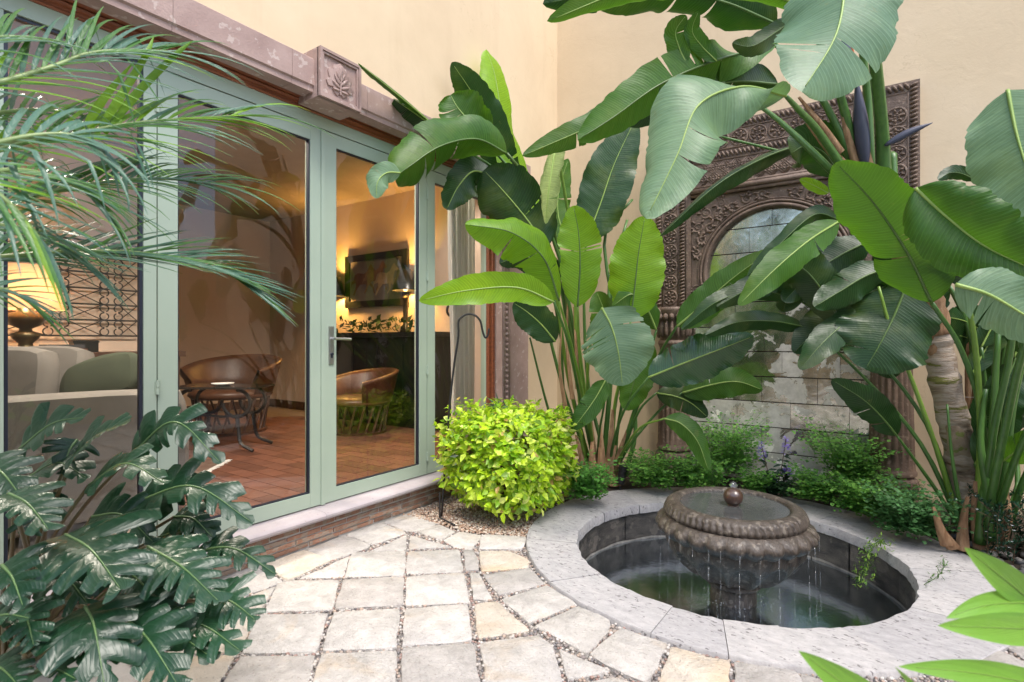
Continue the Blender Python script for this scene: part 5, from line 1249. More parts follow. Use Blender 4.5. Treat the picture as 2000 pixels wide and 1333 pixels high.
rp = thing('bird_of_paradise_plant', at(1890, 1045, 3.45), 'tall trunked bird of paradise arching over the archway and fountain', 'plant')
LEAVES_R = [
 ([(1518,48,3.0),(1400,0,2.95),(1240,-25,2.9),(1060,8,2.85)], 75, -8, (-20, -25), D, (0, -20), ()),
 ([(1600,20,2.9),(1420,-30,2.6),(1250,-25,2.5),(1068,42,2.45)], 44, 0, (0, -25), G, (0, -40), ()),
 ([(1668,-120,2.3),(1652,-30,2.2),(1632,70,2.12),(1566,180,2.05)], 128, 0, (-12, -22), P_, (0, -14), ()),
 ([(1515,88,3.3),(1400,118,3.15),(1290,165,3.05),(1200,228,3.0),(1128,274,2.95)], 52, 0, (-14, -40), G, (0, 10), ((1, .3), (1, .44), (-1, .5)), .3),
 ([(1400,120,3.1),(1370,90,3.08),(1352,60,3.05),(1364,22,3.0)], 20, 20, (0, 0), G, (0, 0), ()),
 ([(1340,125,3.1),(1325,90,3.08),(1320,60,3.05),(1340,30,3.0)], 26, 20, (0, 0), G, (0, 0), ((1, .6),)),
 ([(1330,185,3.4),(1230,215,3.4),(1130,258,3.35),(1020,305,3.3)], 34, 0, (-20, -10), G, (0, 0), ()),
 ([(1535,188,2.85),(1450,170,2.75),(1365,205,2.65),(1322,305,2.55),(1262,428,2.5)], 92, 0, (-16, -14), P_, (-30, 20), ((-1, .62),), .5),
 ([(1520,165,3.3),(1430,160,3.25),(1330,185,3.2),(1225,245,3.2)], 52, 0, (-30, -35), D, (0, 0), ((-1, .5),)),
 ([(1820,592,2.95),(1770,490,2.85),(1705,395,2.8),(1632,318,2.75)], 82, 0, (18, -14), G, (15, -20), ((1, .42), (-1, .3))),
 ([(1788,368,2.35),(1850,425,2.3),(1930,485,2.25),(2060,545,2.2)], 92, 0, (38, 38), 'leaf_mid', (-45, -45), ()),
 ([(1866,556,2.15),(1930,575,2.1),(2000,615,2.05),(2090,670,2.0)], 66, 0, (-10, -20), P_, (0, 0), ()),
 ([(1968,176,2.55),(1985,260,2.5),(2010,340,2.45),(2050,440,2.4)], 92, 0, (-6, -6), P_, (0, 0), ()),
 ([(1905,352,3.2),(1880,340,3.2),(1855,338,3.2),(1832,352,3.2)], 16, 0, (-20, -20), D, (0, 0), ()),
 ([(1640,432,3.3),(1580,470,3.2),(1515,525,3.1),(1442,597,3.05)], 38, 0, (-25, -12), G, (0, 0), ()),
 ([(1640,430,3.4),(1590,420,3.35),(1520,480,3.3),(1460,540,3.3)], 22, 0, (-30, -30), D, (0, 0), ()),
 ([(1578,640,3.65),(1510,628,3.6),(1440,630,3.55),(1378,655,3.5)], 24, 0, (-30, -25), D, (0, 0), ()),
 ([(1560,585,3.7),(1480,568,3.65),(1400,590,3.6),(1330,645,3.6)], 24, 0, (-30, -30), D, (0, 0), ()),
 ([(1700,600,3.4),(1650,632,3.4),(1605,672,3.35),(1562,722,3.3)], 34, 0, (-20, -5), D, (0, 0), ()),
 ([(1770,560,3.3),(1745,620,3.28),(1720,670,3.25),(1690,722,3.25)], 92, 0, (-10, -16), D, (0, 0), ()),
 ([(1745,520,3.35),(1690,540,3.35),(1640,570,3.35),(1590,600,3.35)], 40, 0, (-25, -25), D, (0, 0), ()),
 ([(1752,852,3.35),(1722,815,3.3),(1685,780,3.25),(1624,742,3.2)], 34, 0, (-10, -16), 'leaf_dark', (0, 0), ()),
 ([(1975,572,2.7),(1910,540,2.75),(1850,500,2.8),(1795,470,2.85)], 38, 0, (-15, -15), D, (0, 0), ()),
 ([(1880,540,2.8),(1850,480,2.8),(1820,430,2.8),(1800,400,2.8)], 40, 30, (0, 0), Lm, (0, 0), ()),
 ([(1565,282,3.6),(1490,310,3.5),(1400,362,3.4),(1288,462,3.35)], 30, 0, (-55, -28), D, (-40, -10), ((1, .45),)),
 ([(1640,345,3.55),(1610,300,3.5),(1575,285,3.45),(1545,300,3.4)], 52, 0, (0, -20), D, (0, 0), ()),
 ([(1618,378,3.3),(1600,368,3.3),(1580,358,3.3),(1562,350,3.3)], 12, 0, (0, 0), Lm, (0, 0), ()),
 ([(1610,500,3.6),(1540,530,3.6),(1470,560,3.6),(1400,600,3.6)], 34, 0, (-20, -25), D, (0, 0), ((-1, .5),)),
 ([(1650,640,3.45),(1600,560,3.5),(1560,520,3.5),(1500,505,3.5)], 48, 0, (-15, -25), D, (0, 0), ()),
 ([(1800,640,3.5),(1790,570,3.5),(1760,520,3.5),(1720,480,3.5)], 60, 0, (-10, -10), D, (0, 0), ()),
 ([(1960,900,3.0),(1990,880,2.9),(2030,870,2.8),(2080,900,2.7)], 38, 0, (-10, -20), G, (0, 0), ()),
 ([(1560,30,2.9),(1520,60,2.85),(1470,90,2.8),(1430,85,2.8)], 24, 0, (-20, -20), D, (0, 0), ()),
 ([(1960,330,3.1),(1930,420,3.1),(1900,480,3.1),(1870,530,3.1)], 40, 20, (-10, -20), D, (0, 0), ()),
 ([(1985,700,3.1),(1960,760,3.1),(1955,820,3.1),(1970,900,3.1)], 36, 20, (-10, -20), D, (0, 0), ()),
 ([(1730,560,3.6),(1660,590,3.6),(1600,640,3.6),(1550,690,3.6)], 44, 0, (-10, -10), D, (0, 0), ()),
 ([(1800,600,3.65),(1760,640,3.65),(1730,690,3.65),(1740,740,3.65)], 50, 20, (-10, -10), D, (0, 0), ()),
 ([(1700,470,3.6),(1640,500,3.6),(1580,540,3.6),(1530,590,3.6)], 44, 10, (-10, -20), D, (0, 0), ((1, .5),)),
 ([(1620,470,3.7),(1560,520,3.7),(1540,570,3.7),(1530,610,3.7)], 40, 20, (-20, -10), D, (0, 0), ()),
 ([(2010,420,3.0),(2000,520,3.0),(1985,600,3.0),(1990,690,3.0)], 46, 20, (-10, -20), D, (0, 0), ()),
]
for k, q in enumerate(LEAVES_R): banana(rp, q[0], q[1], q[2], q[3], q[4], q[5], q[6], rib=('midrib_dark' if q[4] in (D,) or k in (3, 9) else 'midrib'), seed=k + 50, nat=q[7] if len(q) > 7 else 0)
rx = random.Random(77)
for k in range(14):
    px = rx.uniform(1880, 2080); py = rx.uniform(560, 930); d = rx.uniform(3.25, 3.5); a = rx.uniform(-2.6, -.5); Lp = rx.uniform(120, 200); dx, dy = math.cos(a) * Lp, math.sin(a) * Lp
    if d > 4.75 / (CY + (px + max(dx, 0) - 1000) / FPX * SY): d = 4.75 / (CY + (px + max(dx, 0) - 1000) / FPX * SY)
    banana(rp, [(px, py, d), (px + dx * .35, py + dy * .45, d), (px + dx * .7, py + dy * .75, d - .03), (px + dx, py + dy * .85, d - .08)], rx.uniform(26, 44), rx.uniform(-40, 40), (-10, -12), D, (0, 0), (), seed=k + 200)
    petiole(rp, [(1930 + rx.uniform(-30, 40), 1058, 3.25), (1940 + rx.uniform(-20, 60), 950, 3.28), (px * .6 + 1940 * .4, py * .7 + 300, d), (px, py, d)], .018, .009)
# trunk with ring scars and papery sheaths
tp = cr([at(1893, 1048, 3.45), at(1878, 900, 3.45), at(1845, 745, 3.42), at(1815, 600, 3.4), at(1760, 470, 3.38), at(1712, 350, 3.35)], 60)
mb = MB(); TB = [(.42, .34, .27), (.19, .20, .05), (.46, .38, .31), (.30, .22, .15), (.36, .28, .2), (.40, .31, .23)]
for i in range(59):
    mb.cc = TB[(i * 7 // 22 + (i // 5)) % 6] if i < 34 else ((.50, .26, .11) if i % 5 else (.32, .15, .06))
    mb.tube([tp[i], tp[i + 1]], [(.088 - .02 * k / 59) * (1 + .05 * math.sin(k * 1.7) + (.13 if k % 6 == 0 else 0)) for k in (i, i + 1)], 16, False)
mb.cc = None; m, t, p, N = nodes('trunk_bark'); geo = mk(t, 'NewGeometry').outputs['Position']; mp = mk(t, 'Mapping'); mp.inputs['Scale'].default_value = (3, 3, 13); t.links.new(geo, mp.inputs[0])
c_ = ramp(t, noi(t, mp.outputs[0], 1.1, 6, .62, .5), [(.30, (.10, .06, .035)), (.40, (.36, .27, .19)), (.50, (.50, .42, .34)), (.57, (.42, .33, .25)), (.60, (.17, .17, .04)), (.68, (.22, .22, .05)), (.72, (.30, .2, .12))])
t.links.new(c_, p.inputs['Base Color']); p.inputs['Roughness'].default_value = .8; bump(t, p, noi(t, mp.outputs[0], 6, 6, .7), .8, .02); M['trunk'] = m; mb.c = [None] * len(mb.c); mb.build('trunk', m, rp, smooth=True)
mb = MB(); mb.tube(tp[31:], [(.096 - .02 * k / 59) * (1 + .08 * math.sin(k * 2.3)) for k in range(31, 60)], 14, True, 1.0); mb.build('crown_sheath', M['sheath'], rp, smooth=True)
for i in (6, 13, 20, 27, 32, 37, 42): sheath(rp, tp[i] + Vector((rnd.uniform(-.02, .02), -.02, -.02)), tp[i + 6] + Vector((rnd.uniform(-.05, .05), -.05, .02)), rnd.uniform(.05, .085), 'bark' if i < 20 else 'sheath')
for (px, ya, yb_) in [(1922, 1010, 620), (1935, 1000, 680)]: sheath(rp, at(px, ya, 3.4), at(px - 35, yb_, 3.45), .03)
C0 = (1715, 365, 3.33)
for pts, r0, r1, m in [
 ([(1728,372,3.3), (1722,250,3.2), (1705,80,2.9), (1690,-60,2.6), (1668,-120,2.3)], .042, .02, 'stem'), ([(1700,360,3.35), (1695,200,3.3), (1680,60,3.2), (1670,-80,3.1)], .03, .014, 'stem'),
 ([(1690,360,3.33), (1650,220,3.25), (1620,120,3.1), (1560,30,2.95), (1518,48,3.0)], .03, .012, 'stem'), ([(1680,360,3.33), (1640,260,3.3), (1590,170,3.28), (1515,88,3.3)], .03, .012, 'stem'),
 ([(1668,362,3.3), (1600,260,3.1), (1560,215,2.95), (1535,188,2.85)], .032, .012, 'stem'), ([(1650,360,3.35), (1580,290,3.3), (1520,235,3.3), (1480,205,3.3)], .028, .012, 'stem'),
 ([(1655,350,3.5), (1610,318,3.6), (1540,300,3.7), (1410,268,3.7)], .014, .008, 'stem'), ([(1740,380,3.35), (1745,300,3.35), (1748,420,3.3)], .02, .02, 'stem'),
 ([(1920,1060,3.3), (1925,850,3.2), (1880,690,3.05), (1820,592,2.95)], .020, .011, 'stem'), ([(1895,1065,3.3), (1830,960,3.4), (1780,890,3.4), (1752,852,3.35)], .015, .007, 'stem'),
 ([(1890,1060,3.35), (1800,870,3.5), (1680,730,3.6), (1578,640,3.65)], .017, .007, 'stem'), ([(1885,1055,3.4), (1810,830,3.5), (1690,680,3.65), (1560,585,3.7)], .017, .007, 'stem'),
 ([(1880,1050,3.4), (1830,880,3.4), (1780,740,3.35), (1742,650,3.3), (1716,560,3.3)], .017, .008, 'stem_lime'), ([(1920,1060,3.2), (1960,850,2.9), (2010,650,2.5), (2090,560,2.2)], .024, .012, 'stem'),
 ([(1915,1060,3.25), (1940,850,3.0), (1975,680,2.8), (1975,572,2.7)], .022, .011, 'stem'), ([(1930,1060,3.2), (1990,880,2.9), (2060,760,2.6), (2120,700,2.2)], .024, .012, 'stem'),
 ([(1905,1060,3.25), (1915,860,3.2), (1905,680,3.0), (1880,540,2.8)], .022, .011, 'stem_lime'), ([(1925,1055,3.3), (1945,850,3.3), (1985,620,3.0), (2050,440,2.6)], .024, .012, 'stem'),
 ([(1935,1060,3.3), (1925,800,3.4), (1890,640,3.4), (1855,560,3.4)], .022, .012, 'stem'), ([(1945,1060,3.2), (1965,900,3.1), (1985,760,3.0), (2030,600,2.9)], .024, .012, 'stem'),
 ([(1955,1055,3.3), (1945,880,3.3), (1960,700,3.3), (1990,520,3.2)], .022, .012, 'stem'), ([(1940,1058,3.25), (1935,940,3.2), (1955,790,3.2), (2005,690,3.2)], .020, .010, 'stem_lime'),
 ([(1890,1058,3.3), (1870,960,3.25), (1858,880,3.25), (1850,790,3.3)], .014, .006, 'stem'), ([(1965,1050,3.2), (1995,950,3.1), (2040,860,3.0), (2080,800,2.9)], .022, .012, 'stem'),
 ([(1935,1055,3.1), (1928,960,3.1), (1915,860,3.1), (1925,760,3.1)], .03, .012, 'stem'), ([(1915,1062,3.15), (1920,980,3.12), (1935,880,3.1), (1950,640,3.0)], .032, .014, 'stem')]:
    petiole(rp, pts, r0, r1, m)
for (px, y0, tx, ty) in [(1850, 1065, 1822, 990), (1862, 1070, 1832, 1000), (1915, 1072, 1905, 940), (1950, 1070, 1965, 950), (1880, 1075, 1890, 970), (1935, 1078, 1928, 1000)]: sheath(rp, at(px, y0, 3.16), at(tx, ty, 3.16), .035)
for (px, y0, tx, ty) in [(1640, 300, 1560, 190), (1680, 340, 1640, 190), (1700, 340, 1672, 120), (1655, 330, 1575, 240)]: sheath(rp, at(px, y0, 3.28), at(tx, ty, 3.24), .03)
# flower spathes
def spathe(a, b, r):
    P = cr([at(*a), (at(*a) + at(*b)) / 2 + Vector((0, 0, .01)), at(*b)], 12); mb = MB(); mb.tube(P, [r * math.sin(.25 + 2.85 * (i / 11) ** .8) + .0008 for i in range(12)], 10, True, .7); return mb.build('flower_spathe', M['spathe'], rp, smooth=True)
spathe((1728, 285, 3.2), (1822, 240, 3.1), .022); spathe((1655, 185, 3.2), (1648, 60, 3.15), .042); spathe((1690, 330, 3.25), (1672, 150, 3.2), .04)
mb = MB(); mb.tube(cr([at(1672, 170, 3.19), at(1668, 120, 3.17), at(1660, 75, 3.16)], 8), [.006, .009, .010, .010, .009, .008, .006, .002], 6, True, .5); mb.build('flower_petal', M['flower_orange'], rp, smooth=True)

# ------------------------------------------------------------------ palm at the left edge
pm = thing('feather_palm', (-2.2, .2, 0), 'feathery palm fronds reaching in from the left in front of the doors', 'palm')
mb = MB(); mb.tube(cr([Vector((-2.2, .2, -.02)), Vector((-2.22, .18, .9)), Vector((-2.2, .15, 1.75))], 14), [.07 * (1 + .1 * math.sin(i * 2.6)) for i in range(14)], 12); mb.build('trunk', M['bark'], pm, smooth=True)
def leaflet(mb, p, d, up, L, w, droop, kink=None):
    """narrow keeled strip that bends under its own weight"""
    n = 9; q = p.copy(); d = d.normalized(); rows = []; uvs = []
    for i in range(n):
        u = i / (n - 1); s = d.cross(up); s = s.normalized() if s.length > .05 else Vector((1, 0, 0)); nn = s.cross(d).normalized()
        ww = w * (min(1, u / .15 + .35)) * (1 - u ** 2.2) + .0006
        rows.append([q - s * ww + nn * ww * .45, q.copy(), q + s * ww + nn * ww * .45]); uvs.append([(u, -1), (u, 0), (u, 1)])
        if kink and abs(u - kink) < .07: d = (d + Vector((0, 0, -1.3))).normalized()
        d = (d + Vector((0, 0, -1)) * droop * (.1 + u) / n * 1.9).normalized(); q = q + d * (L / (n - 1))
    mb.quadgrid(rows, uvs)
NLF = 0
def frond(pts, nl, Lp, mats, ang=42, droop=.5, side=(1, 1), up=None, kink=0.0, u0=.08, wpx=6.5, single=True, seed=0, lift=0.0):
    global NLF
    rnd = random.Random(seed); P = cr([at(*q) for q in pts], 40); dm = sum(q[2] for q in pts) / len(pts)
    rm = MB(); rm.tube(P, [.010 * (1 - .85 * i / 39) + .001 for i in range(40)], 6); ro = rm.build('frond', M['rachis'], pm, smooth=True)
    up = Vector(up).normalized() if up else (EYE - P[20]).normalized() * .55 + Vector((0, 0, .83))
    joint = {}
    for k in range(nl):
        for sg in (1, -1):
            u = u0 + (1 - u0) * (k + (.5 if sg > 0 else 0)) / nl; x = min(u, .999) * 39; i = int(x); p = P[i].lerp(P[min(39, i + 1)], x - i)
            t = (P[min(39, i + 1)] - P[max(0, i - 1)]).normalized(); s = t.cross(up).normalized() * sg
            if side[0 if sg > 0 else 1] == 0: continue
            a = R(ang * (1.15 - .6 * u) + rnd.uniform(-7, 7)); d = t * math.cos(a) + s * math.sin(a) + up * (.12 + lift + rnd.uniform(-.08, .08))
            L = Lp * dm / FPX * (.55 + .45 * math.sin(min(1, u * 1.25 + .15) * PI * .8)) * rnd.uniform(.85, 1.12) * side[0 if sg > 0 else 1]
            m = rnd.choices(mats[0::2], mats[1::2])[0]
            kk = rnd.uniform(.35, .6) if rnd.random() < kink else None
            if single and NLF < 300:
                mb = MB(); leaflet(mb, p, d, up, L, wpx * dm / FPX, droop * rnd.uniform(.7, 1.3), kk); mb.build('leaflet', M[m], ro, smooth=True); NLF += 1
            else:
                joint.setdefault(m, MB()); leaflet(joint[m], p, d, up, L, wpx * dm / FPX, droop * rnd.uniform(.7, 1.3), kk)
    for m, b in joint.items(): tag(b.build('leaflet_mass', M[m], ro, smooth=True), kind='stuff')
frond([(-120,330,1.5),(46,278,1.62),(150,262,1.72),(247,243,1.82),(360,232,1.95),(470,226,2.05)], 25, 257, ['palm', 5, 'palm_lime', 3, 'palm_blue', 2], 38, .75, seed=1, wpx=4.1)
frond([(-120,190,1.45),(0,162,1.55),(106,130,1.65),(170,106,1.72),(240,98,1.8),(330,100,1.9)], 24, 240, ['palm_blue', 3, 'palm', 5, 'palm_lime', 1], 44, .65, seed=2, wpx=4.3, kink=.2)
frond([(-100,520,1.5),(0,504,1.6),(141,493,1.75),(247,493,1.85),(353,506,1.95),(430,528,2.05),(480,555,2.1)], 46, 185, ['palm_blue', 5, 'palm', 3], 32, .22, seed=3, wpx=3.3)
frond([(-60,420,1.7),(60,385,1.75),(141,367,1.8),(240,352,1.9),(317,350,2.0),(420,358,2.1)], 27, 212, ['palm_blue', 3, 'palm', 5], 36, .75, seed=4, wpx=3.4)
frond([(-160,360,1.15),(-60,300,1.2),(40,270,1.25),(120,262,1.3),(160,270,1.32)], 11, 268, ['palm_blue', 1], 60, 1.5, seed=5, wpx=5.9, single=False, kink=.7)
frond([(-200,300,1.1),(-80,330,1.12),(20,400,1.15),(90,480,1.2)], 14, 235, ['palm', 3, 'palm_blue', 3, 'palm_lime', 1], 40, .6, seed=6, single=False, wpx=4.7)
frond([(-150,240,1.5),(-30,225,1.6),(80,215,1.75),(190,230,1.9)], 16, 201, ['palm', 4, 'palm_blue', 2], 45, .8, seed=7, single=False, wpx=3.5)
frond([(-140,130,1.5),(-60,100,1.55),(-10,75,1.6),(30,70,1.65)], 11, 212, ['palm', 4, 'palm_blue', 2], 50, .9, seed=8, single=False, wpx=3.9)
frond([(-150,450,1.4),(-20,440,1.5),(70,455,1.6),(150,500,1.7)], 17, 190, ['palm_blue', 4, 'palm', 2], 45, .55, seed=9, single=False, wpx=3.5)
frond([(-150,380,1.3),(-30,340,1.4),(60,335,1.5),(140,360,1.6),(200,400,1.65)], 19, 212, ['palm', 5, 'palm_blue', 2], 48, .8, seed=10, single=False, wpx=3.5)
frond([(-150,560,1.3),(-60,560,1.35),(20,570,1.4),(70,600,1.45)], 11, 134, ['palm_blue', 4, 'palm', 2], 45, .4, seed=12, single=False, wpx=3.3)
for pts in ([(185,268,1.78),(235,190,1.8),(285,108,1.84),(300,72,1.86)], [(205,262,1.8),(270,180,1.83),(340,110,1.87),(376,80,1.9)], [(160,258,1.76),(205,190,1.78),(262,120,1.8)]):   # three stiff lime leaflets standing up
    P = cr([at(*q) for q in pts], 12); mb = MB(); rows = []; uvs = []
    for i, p in enumerate(P):
        t = (P[min(11, i + 1)] - P[max(0, i - 1)]).normalized(); s = t.cross(EYE - p).normalized(); f = s.cross(t).normalized(); w_ = .0125 * (1 - (i / 11) ** 2.5) * min(1, .4 + i / 5) + .0008
        rows.append([p - s * w_, p + f * w_ * .4, p + s * w_]); uvs.append([(i, -1), (i, 0), (i, 1)])
    mb.quadgrid(rows, uvs); mb.build('leaflet', M['palm_lime'], pm, smooth=True)

# ------------------------------------------------------------------ split leaf philodendron, lower left
ph_ = thing('philodendron_plant', gnd(40, 1290), 'glossy deeply lobed philodendron in front of the left glass pane', 'plant')
PB = gnd(40, 1290); PB2 = gnd(-60, 1180)
def philo(base, tip, hw, arch=.06, roll=0, lobes=8, depth=.9, stem=True, seed=0, d=None, fold=18, bend=0):
    rnd = random.Random(seed); A = at(*base); Bp = at(*tip); n = 140
    mid = cr([A, A.lerp(Bp, .5) + Vector((0, 0, arch)) + (EYE - A).normalized() * bend, Bp], n); dm = (base[2] + tip[2]) / 2; hw = hw * dm / FPX * 1.08
    nc = ((EYE - A.lerp(Bp, .5)).normalized() * .75 + Vector((0, 0, .6))).normalized(); mb = MB(); L = (Bp - A).length
    for sd_ in (1, -1):
        rows = []; uvs = []; ph = rnd.uniform(-.1, .1)
        for i in range(n):
            u = i / (n - 1); t = (mid[min(i + 1, n - 1)] - mid[max(i - 1, 0)]).normalized(); nn = (nc - t * nc.dot(t)).normalized(); nn = rot_about(nn, t, R(roll)); b = t.cross(nn)
            env = (1 - (1 - min(1, u / .22)) ** 2) ** .5 * (max(0, 1 - u) ** .62) * 1.25
            uu = u * lobes * .98 + ph + .22 * math.sin(u * 9 + seed + sd_); k = uu % 1; ki = int(uu); amp = 1 + .26 * math.sin(ki * 2.4 + seed + sd_ * 1.3); dp = .62 + .2 * math.sin(ki * 4.1 + seed * 1.7 + sd_); fg_ = max(0, min(1, (.40 - abs(k - .5)) / .16)); fg_ = fg_ * fg_ * (3 - 2 * fg_); lb = amp * (1 - dp * (1 - fg_) * min(1, (1 - u) * 9) * min(1, .45 + u * 3))
            w = hw * env * lb; row = [mid[i]]; uvr = [(L * u, 0)]; q = mid[i].copy()
            for j in range(1, 6):
                v = j / 5; an = R(fold) - R(34) * v * v + .10 * math.sin(k * 2 * PI + sd_) * v
                q = q + (b * sd_ * math.cos(an) + nn * math.sin(an)) * (w / 5) + t * (w / 5) * (-.35 + 1.1 * u + .7 * v)
                row.append(q.copy()); uvr.append((L * u, v * sd_))
            if sd_ < 0: row.reverse(); uvr.reverse()
            rows.append(row); uvs.append(uvr)
        mb.quadgrid(rows, uvs)
    o = mb.build('leaf', M['philo'], ph_, smooth=True)
    mr = MB(); mr.tube([mid[i] + nc * .0015 for i in range(0, n, 4)], [max(.001, .0052 * (1 - .9 * i / n)) for i in range(0, n, 4)], 6); mr.build('midrib', M['philo_rib'], o, smooth=True)
    if stem:
        Pb = PB + Vector((rnd.uniform(-.08, .08), rnd.uniform(-.08, .08), 0)); mb = MB(); P = cr([Pb, Pb.lerp(A, .55) + Vector((0, 0, .08)), A], 12)
        mb.tube(P, [.009 - .003 * i / 11 for i in range(12)], 7); mb.build('petiole', M['philo_stem'], ph_, smooth=True)
    return o
PH = [((39,877,1.85),(165,815,1.75),46,.03), ((145,890,1.9),(250,826,1.8),44,.02), ((257,888,2.0),(432,905,1.85),44,.13), ((60,930,1.95),(170,935,1.85),44,.05),
 ((174,948,1.9),(322,945,1.75),46,.07), ((268,980,1.95),(494,1022,1.85),52,.09), ((262,1010,2.0),(430,975,1.95),44,.06), ((128,1045,1.7),(236,1152,1.5),98,.03),
 ((288,1068,1.8),(428,1176,1.65),66,.02), ((166,1186,1.6),(205,1345,1.42),84,.05), ((232,1200,1.65),(348,1340,1.5),74,.03), ((396,1172,1.8),(500,1212,1.7),52,.03),
 ((334,1215,1.75),(470,1272,1.62),56,.03), ((378,1078,1.95),(538,1122,1.85),40,.05), ((17,965,1.6),(95,1035,1.5),56,.02), ((4,1105,1.5),(45,1185,1.4),52,.02),
 ((83,1112,1.75),(172,1180,1.65),60,.03), ((40,1190,1.5),(66,1262,1.42),46,.02), ((62,1315,1.5),(150,1328,1.42),36,.02), ((-40,1225,1.45),(58,1208,1.35),28,.02),
 ((230,1100,1.85),(330,1210,1.8),56,.02), ((300,1130,1.9),(420,1230,1.85),50,.02), ((180,1010,1.95),(300,1060,1.85),50,.05),
 ((-30,900,1.75),(50,985,1.65),50,.02), ((90,960,1.95),(60,1040,1.85),46,.02), ((310,1050,2.0),(440,1075,1.95),44,.05),
 ((-30,1300,1.5),(40,1345,1.4),44,.02), 
 ((340,1010,2.0),(415,1050,1.95),34,.03), ((150,860,1.98),(120,925,1.9),36,.02), ((330,1150,1.9),(395,1200,1.85),40,.02), ((260,1220,1.72),(420,1290,1.62),46,.03)]
for k, q in enumerate(PH): philo(q[0], q[1], q[2], q[3], roll=random.Random(k).uniform(-14, 14), lobes=5 + k % 3, seed=k, fold=random.Random(k + 5).uniform(6, 26))

# ------------------------------------------------------------------ yellow green shrub
bc = Vector((-2.27, 3.23, 0)); rnd = random.Random(31)
bu = thing('golden_shrub', bc, 'bright yellow green clipped shrub on the gravel by the door step', 'shrub')
BT = [(.50, .74, .03), (.60, .80, .05), (.42, .68, .03), (.66, .82, .10), (.26, .50, .03), (.56, .78, .03), (.76, .84, .22)]
def shapeL(L, w, fold=.2):
    return [Vector((0, 0, 0)), Vector((L * .35, -w, fold * w)), Vector((L * .75, -w * .62, fold * w * .5 - L * .05)), Vector((L, 0, -L * .14)), Vector((L * .75, w * .62, fold * w * .5 - L * .05)), Vector((L * .35, w, fold * w)), Vector((L * .4, 0, 0)), Vector((L * .75, 0, -L * .06))]
LFACES = [(0, 1, 6), (1, 2, 7, 6), (2, 3, 7), (3, 4, 7), (4, 5, 6, 7), (5, 0, 6)]
def addleaf(mb, Mx, L, w, c):
    b = len(mb.v); mb.v += [tuple(Mx @ q) for q in shapeL(L, w)]; mb.cc = c
    for f in LFACES: mb.face([b + i for i in f])
    mb.cc = None
def orient(p, d, up):
    d = d.normalized(); s = up.cross(d); s = s.normalized() if s.length > .01 else Vector((1, 0, 0)); u = d.cross(s)
    return Matrix(((d.x, s.x, u.x, p.x), (d.y, s.y, u.y, p.y), (d.z, s.z, u.z, p.z), (0, 0, 0, 1)))
def bush_surface():
    """random point on a lumpy rounded box"""
    while True:
        v = Vector((rnd.gauss(0, 1), rnd.gauss(0, 1), rnd.gauss(0, 1))).normalized()
        k = (abs(v.x / .405) ** 4.6 + abs(v.y / .405) ** 4.6 + abs(v.z / .315) ** 4.6) ** (-1 / 4.6)
        p = v * k; nz = noise.noise(p * 5.5 + Vector((3, 1, 7))) * .10 + noise.noise(p * 13) * .05
        if p.z < -.2 and rnd.random() < .35: continue
        return p, v, nz
stuffm = MB(); protos = []
for c in BT[:6]:
    mb = MB(); addleaf(mb, Matrix.Identity(4), .054, .0165, c); me = mb.mesh('leaf'); me.materials.append(M['bush']); protos.append(me)
cand = []
for q in range(6000):
    p, v, nz = bush_surface(); dep = abs(rnd.gauss(0, .06)); pos = bc + Vector((0, 0, .415)) + p * (1 + nz * 1.7) - v * dep
    if pos.z < .03 or pos.x < -2.86: continue
    d = (v * .55 + Vector((rnd.uniform(-1, 1), rnd.uniform(-1, 1), rnd.uniform(-.9, .5)))).normalized(); up = (v + Vector((0, 0, .6)) + Vector((rnd.uniform(-.5, .5),) * 3)).normalized()
    cand.append((pos, d, up, dep, rnd.uniform(.6, 1.4)))
for q in range(110):   # shoots that stick out of the clipped outline
    p, v, nz = bush_surface()
    if v.z < -.2: continue
    for k in range(7):
        pos = bc + Vector((0, 0, .415)) + p * (1 + nz * 1.7) + (v * .8 + Vector((0, 0, .6))).normalized() * (.012 * k)
        if pos.x < -2.86: continue
        d = Vector((rnd.uniform(-1, 1), rnd.uniform(-1, 1), rnd.uniform(-.2, .8))).normalized(); cand.append((pos, d, (v + Vector((0, 0, .8))).normalized(), 0, rnd.uniform(.7, 1.1)))
vis = sorted(range(len(cand)), key=lambda i: -((EYE - cand[i][0]).normalized().dot((cand[i][0] - bc - Vector((0, 0, .4))).normalized()) - cand[i][3] * 9))
chosen = set(vis[:1400:5])
for i, (pos, d, up, dep, s) in enumerate(cand):
    Mx = orient(pos, d, up); ci = rnd.randrange(6)
    if i in chosen:
        o = bpy.data.objects.new('leaf', protos[ci]); col.objects.link(o); par(o, bu); o.matrix_basis = Mx @ Matrix.Scale(s, 4)
    else: addleaf(stuffm, Mx, .054 * s, .0165 * s, rnd.choice(((.5, .35, .1), (.2, .34, .04), (.24, .4, .05), BT[6], BT[6])) if rnd.random() < .2 else BT[ci])
tag(stuffm.build('leaf_mass', M['bush'], bu), kind='stuff')
for q in range(16):
    a = rnd.uniform(0, 6.3); mb = MB(); b0 = bc + Vector((.09 * math.cos(a), .09 * math.sin(a), -.03)); b1 = bc + Vector((.38 * math.cos(a * 1.7), .38 * math.sin(a * 1.7), rnd.uniform(.3, .68)))
    mb.tube(cr([b0, b0.lerp(b1, .5) + Vector((0, 0, .08)), b1], 8), [.012 - .0009 * i for i in range(8)], 6); mb.build('branch', M['twig'], bu, smooth=True)

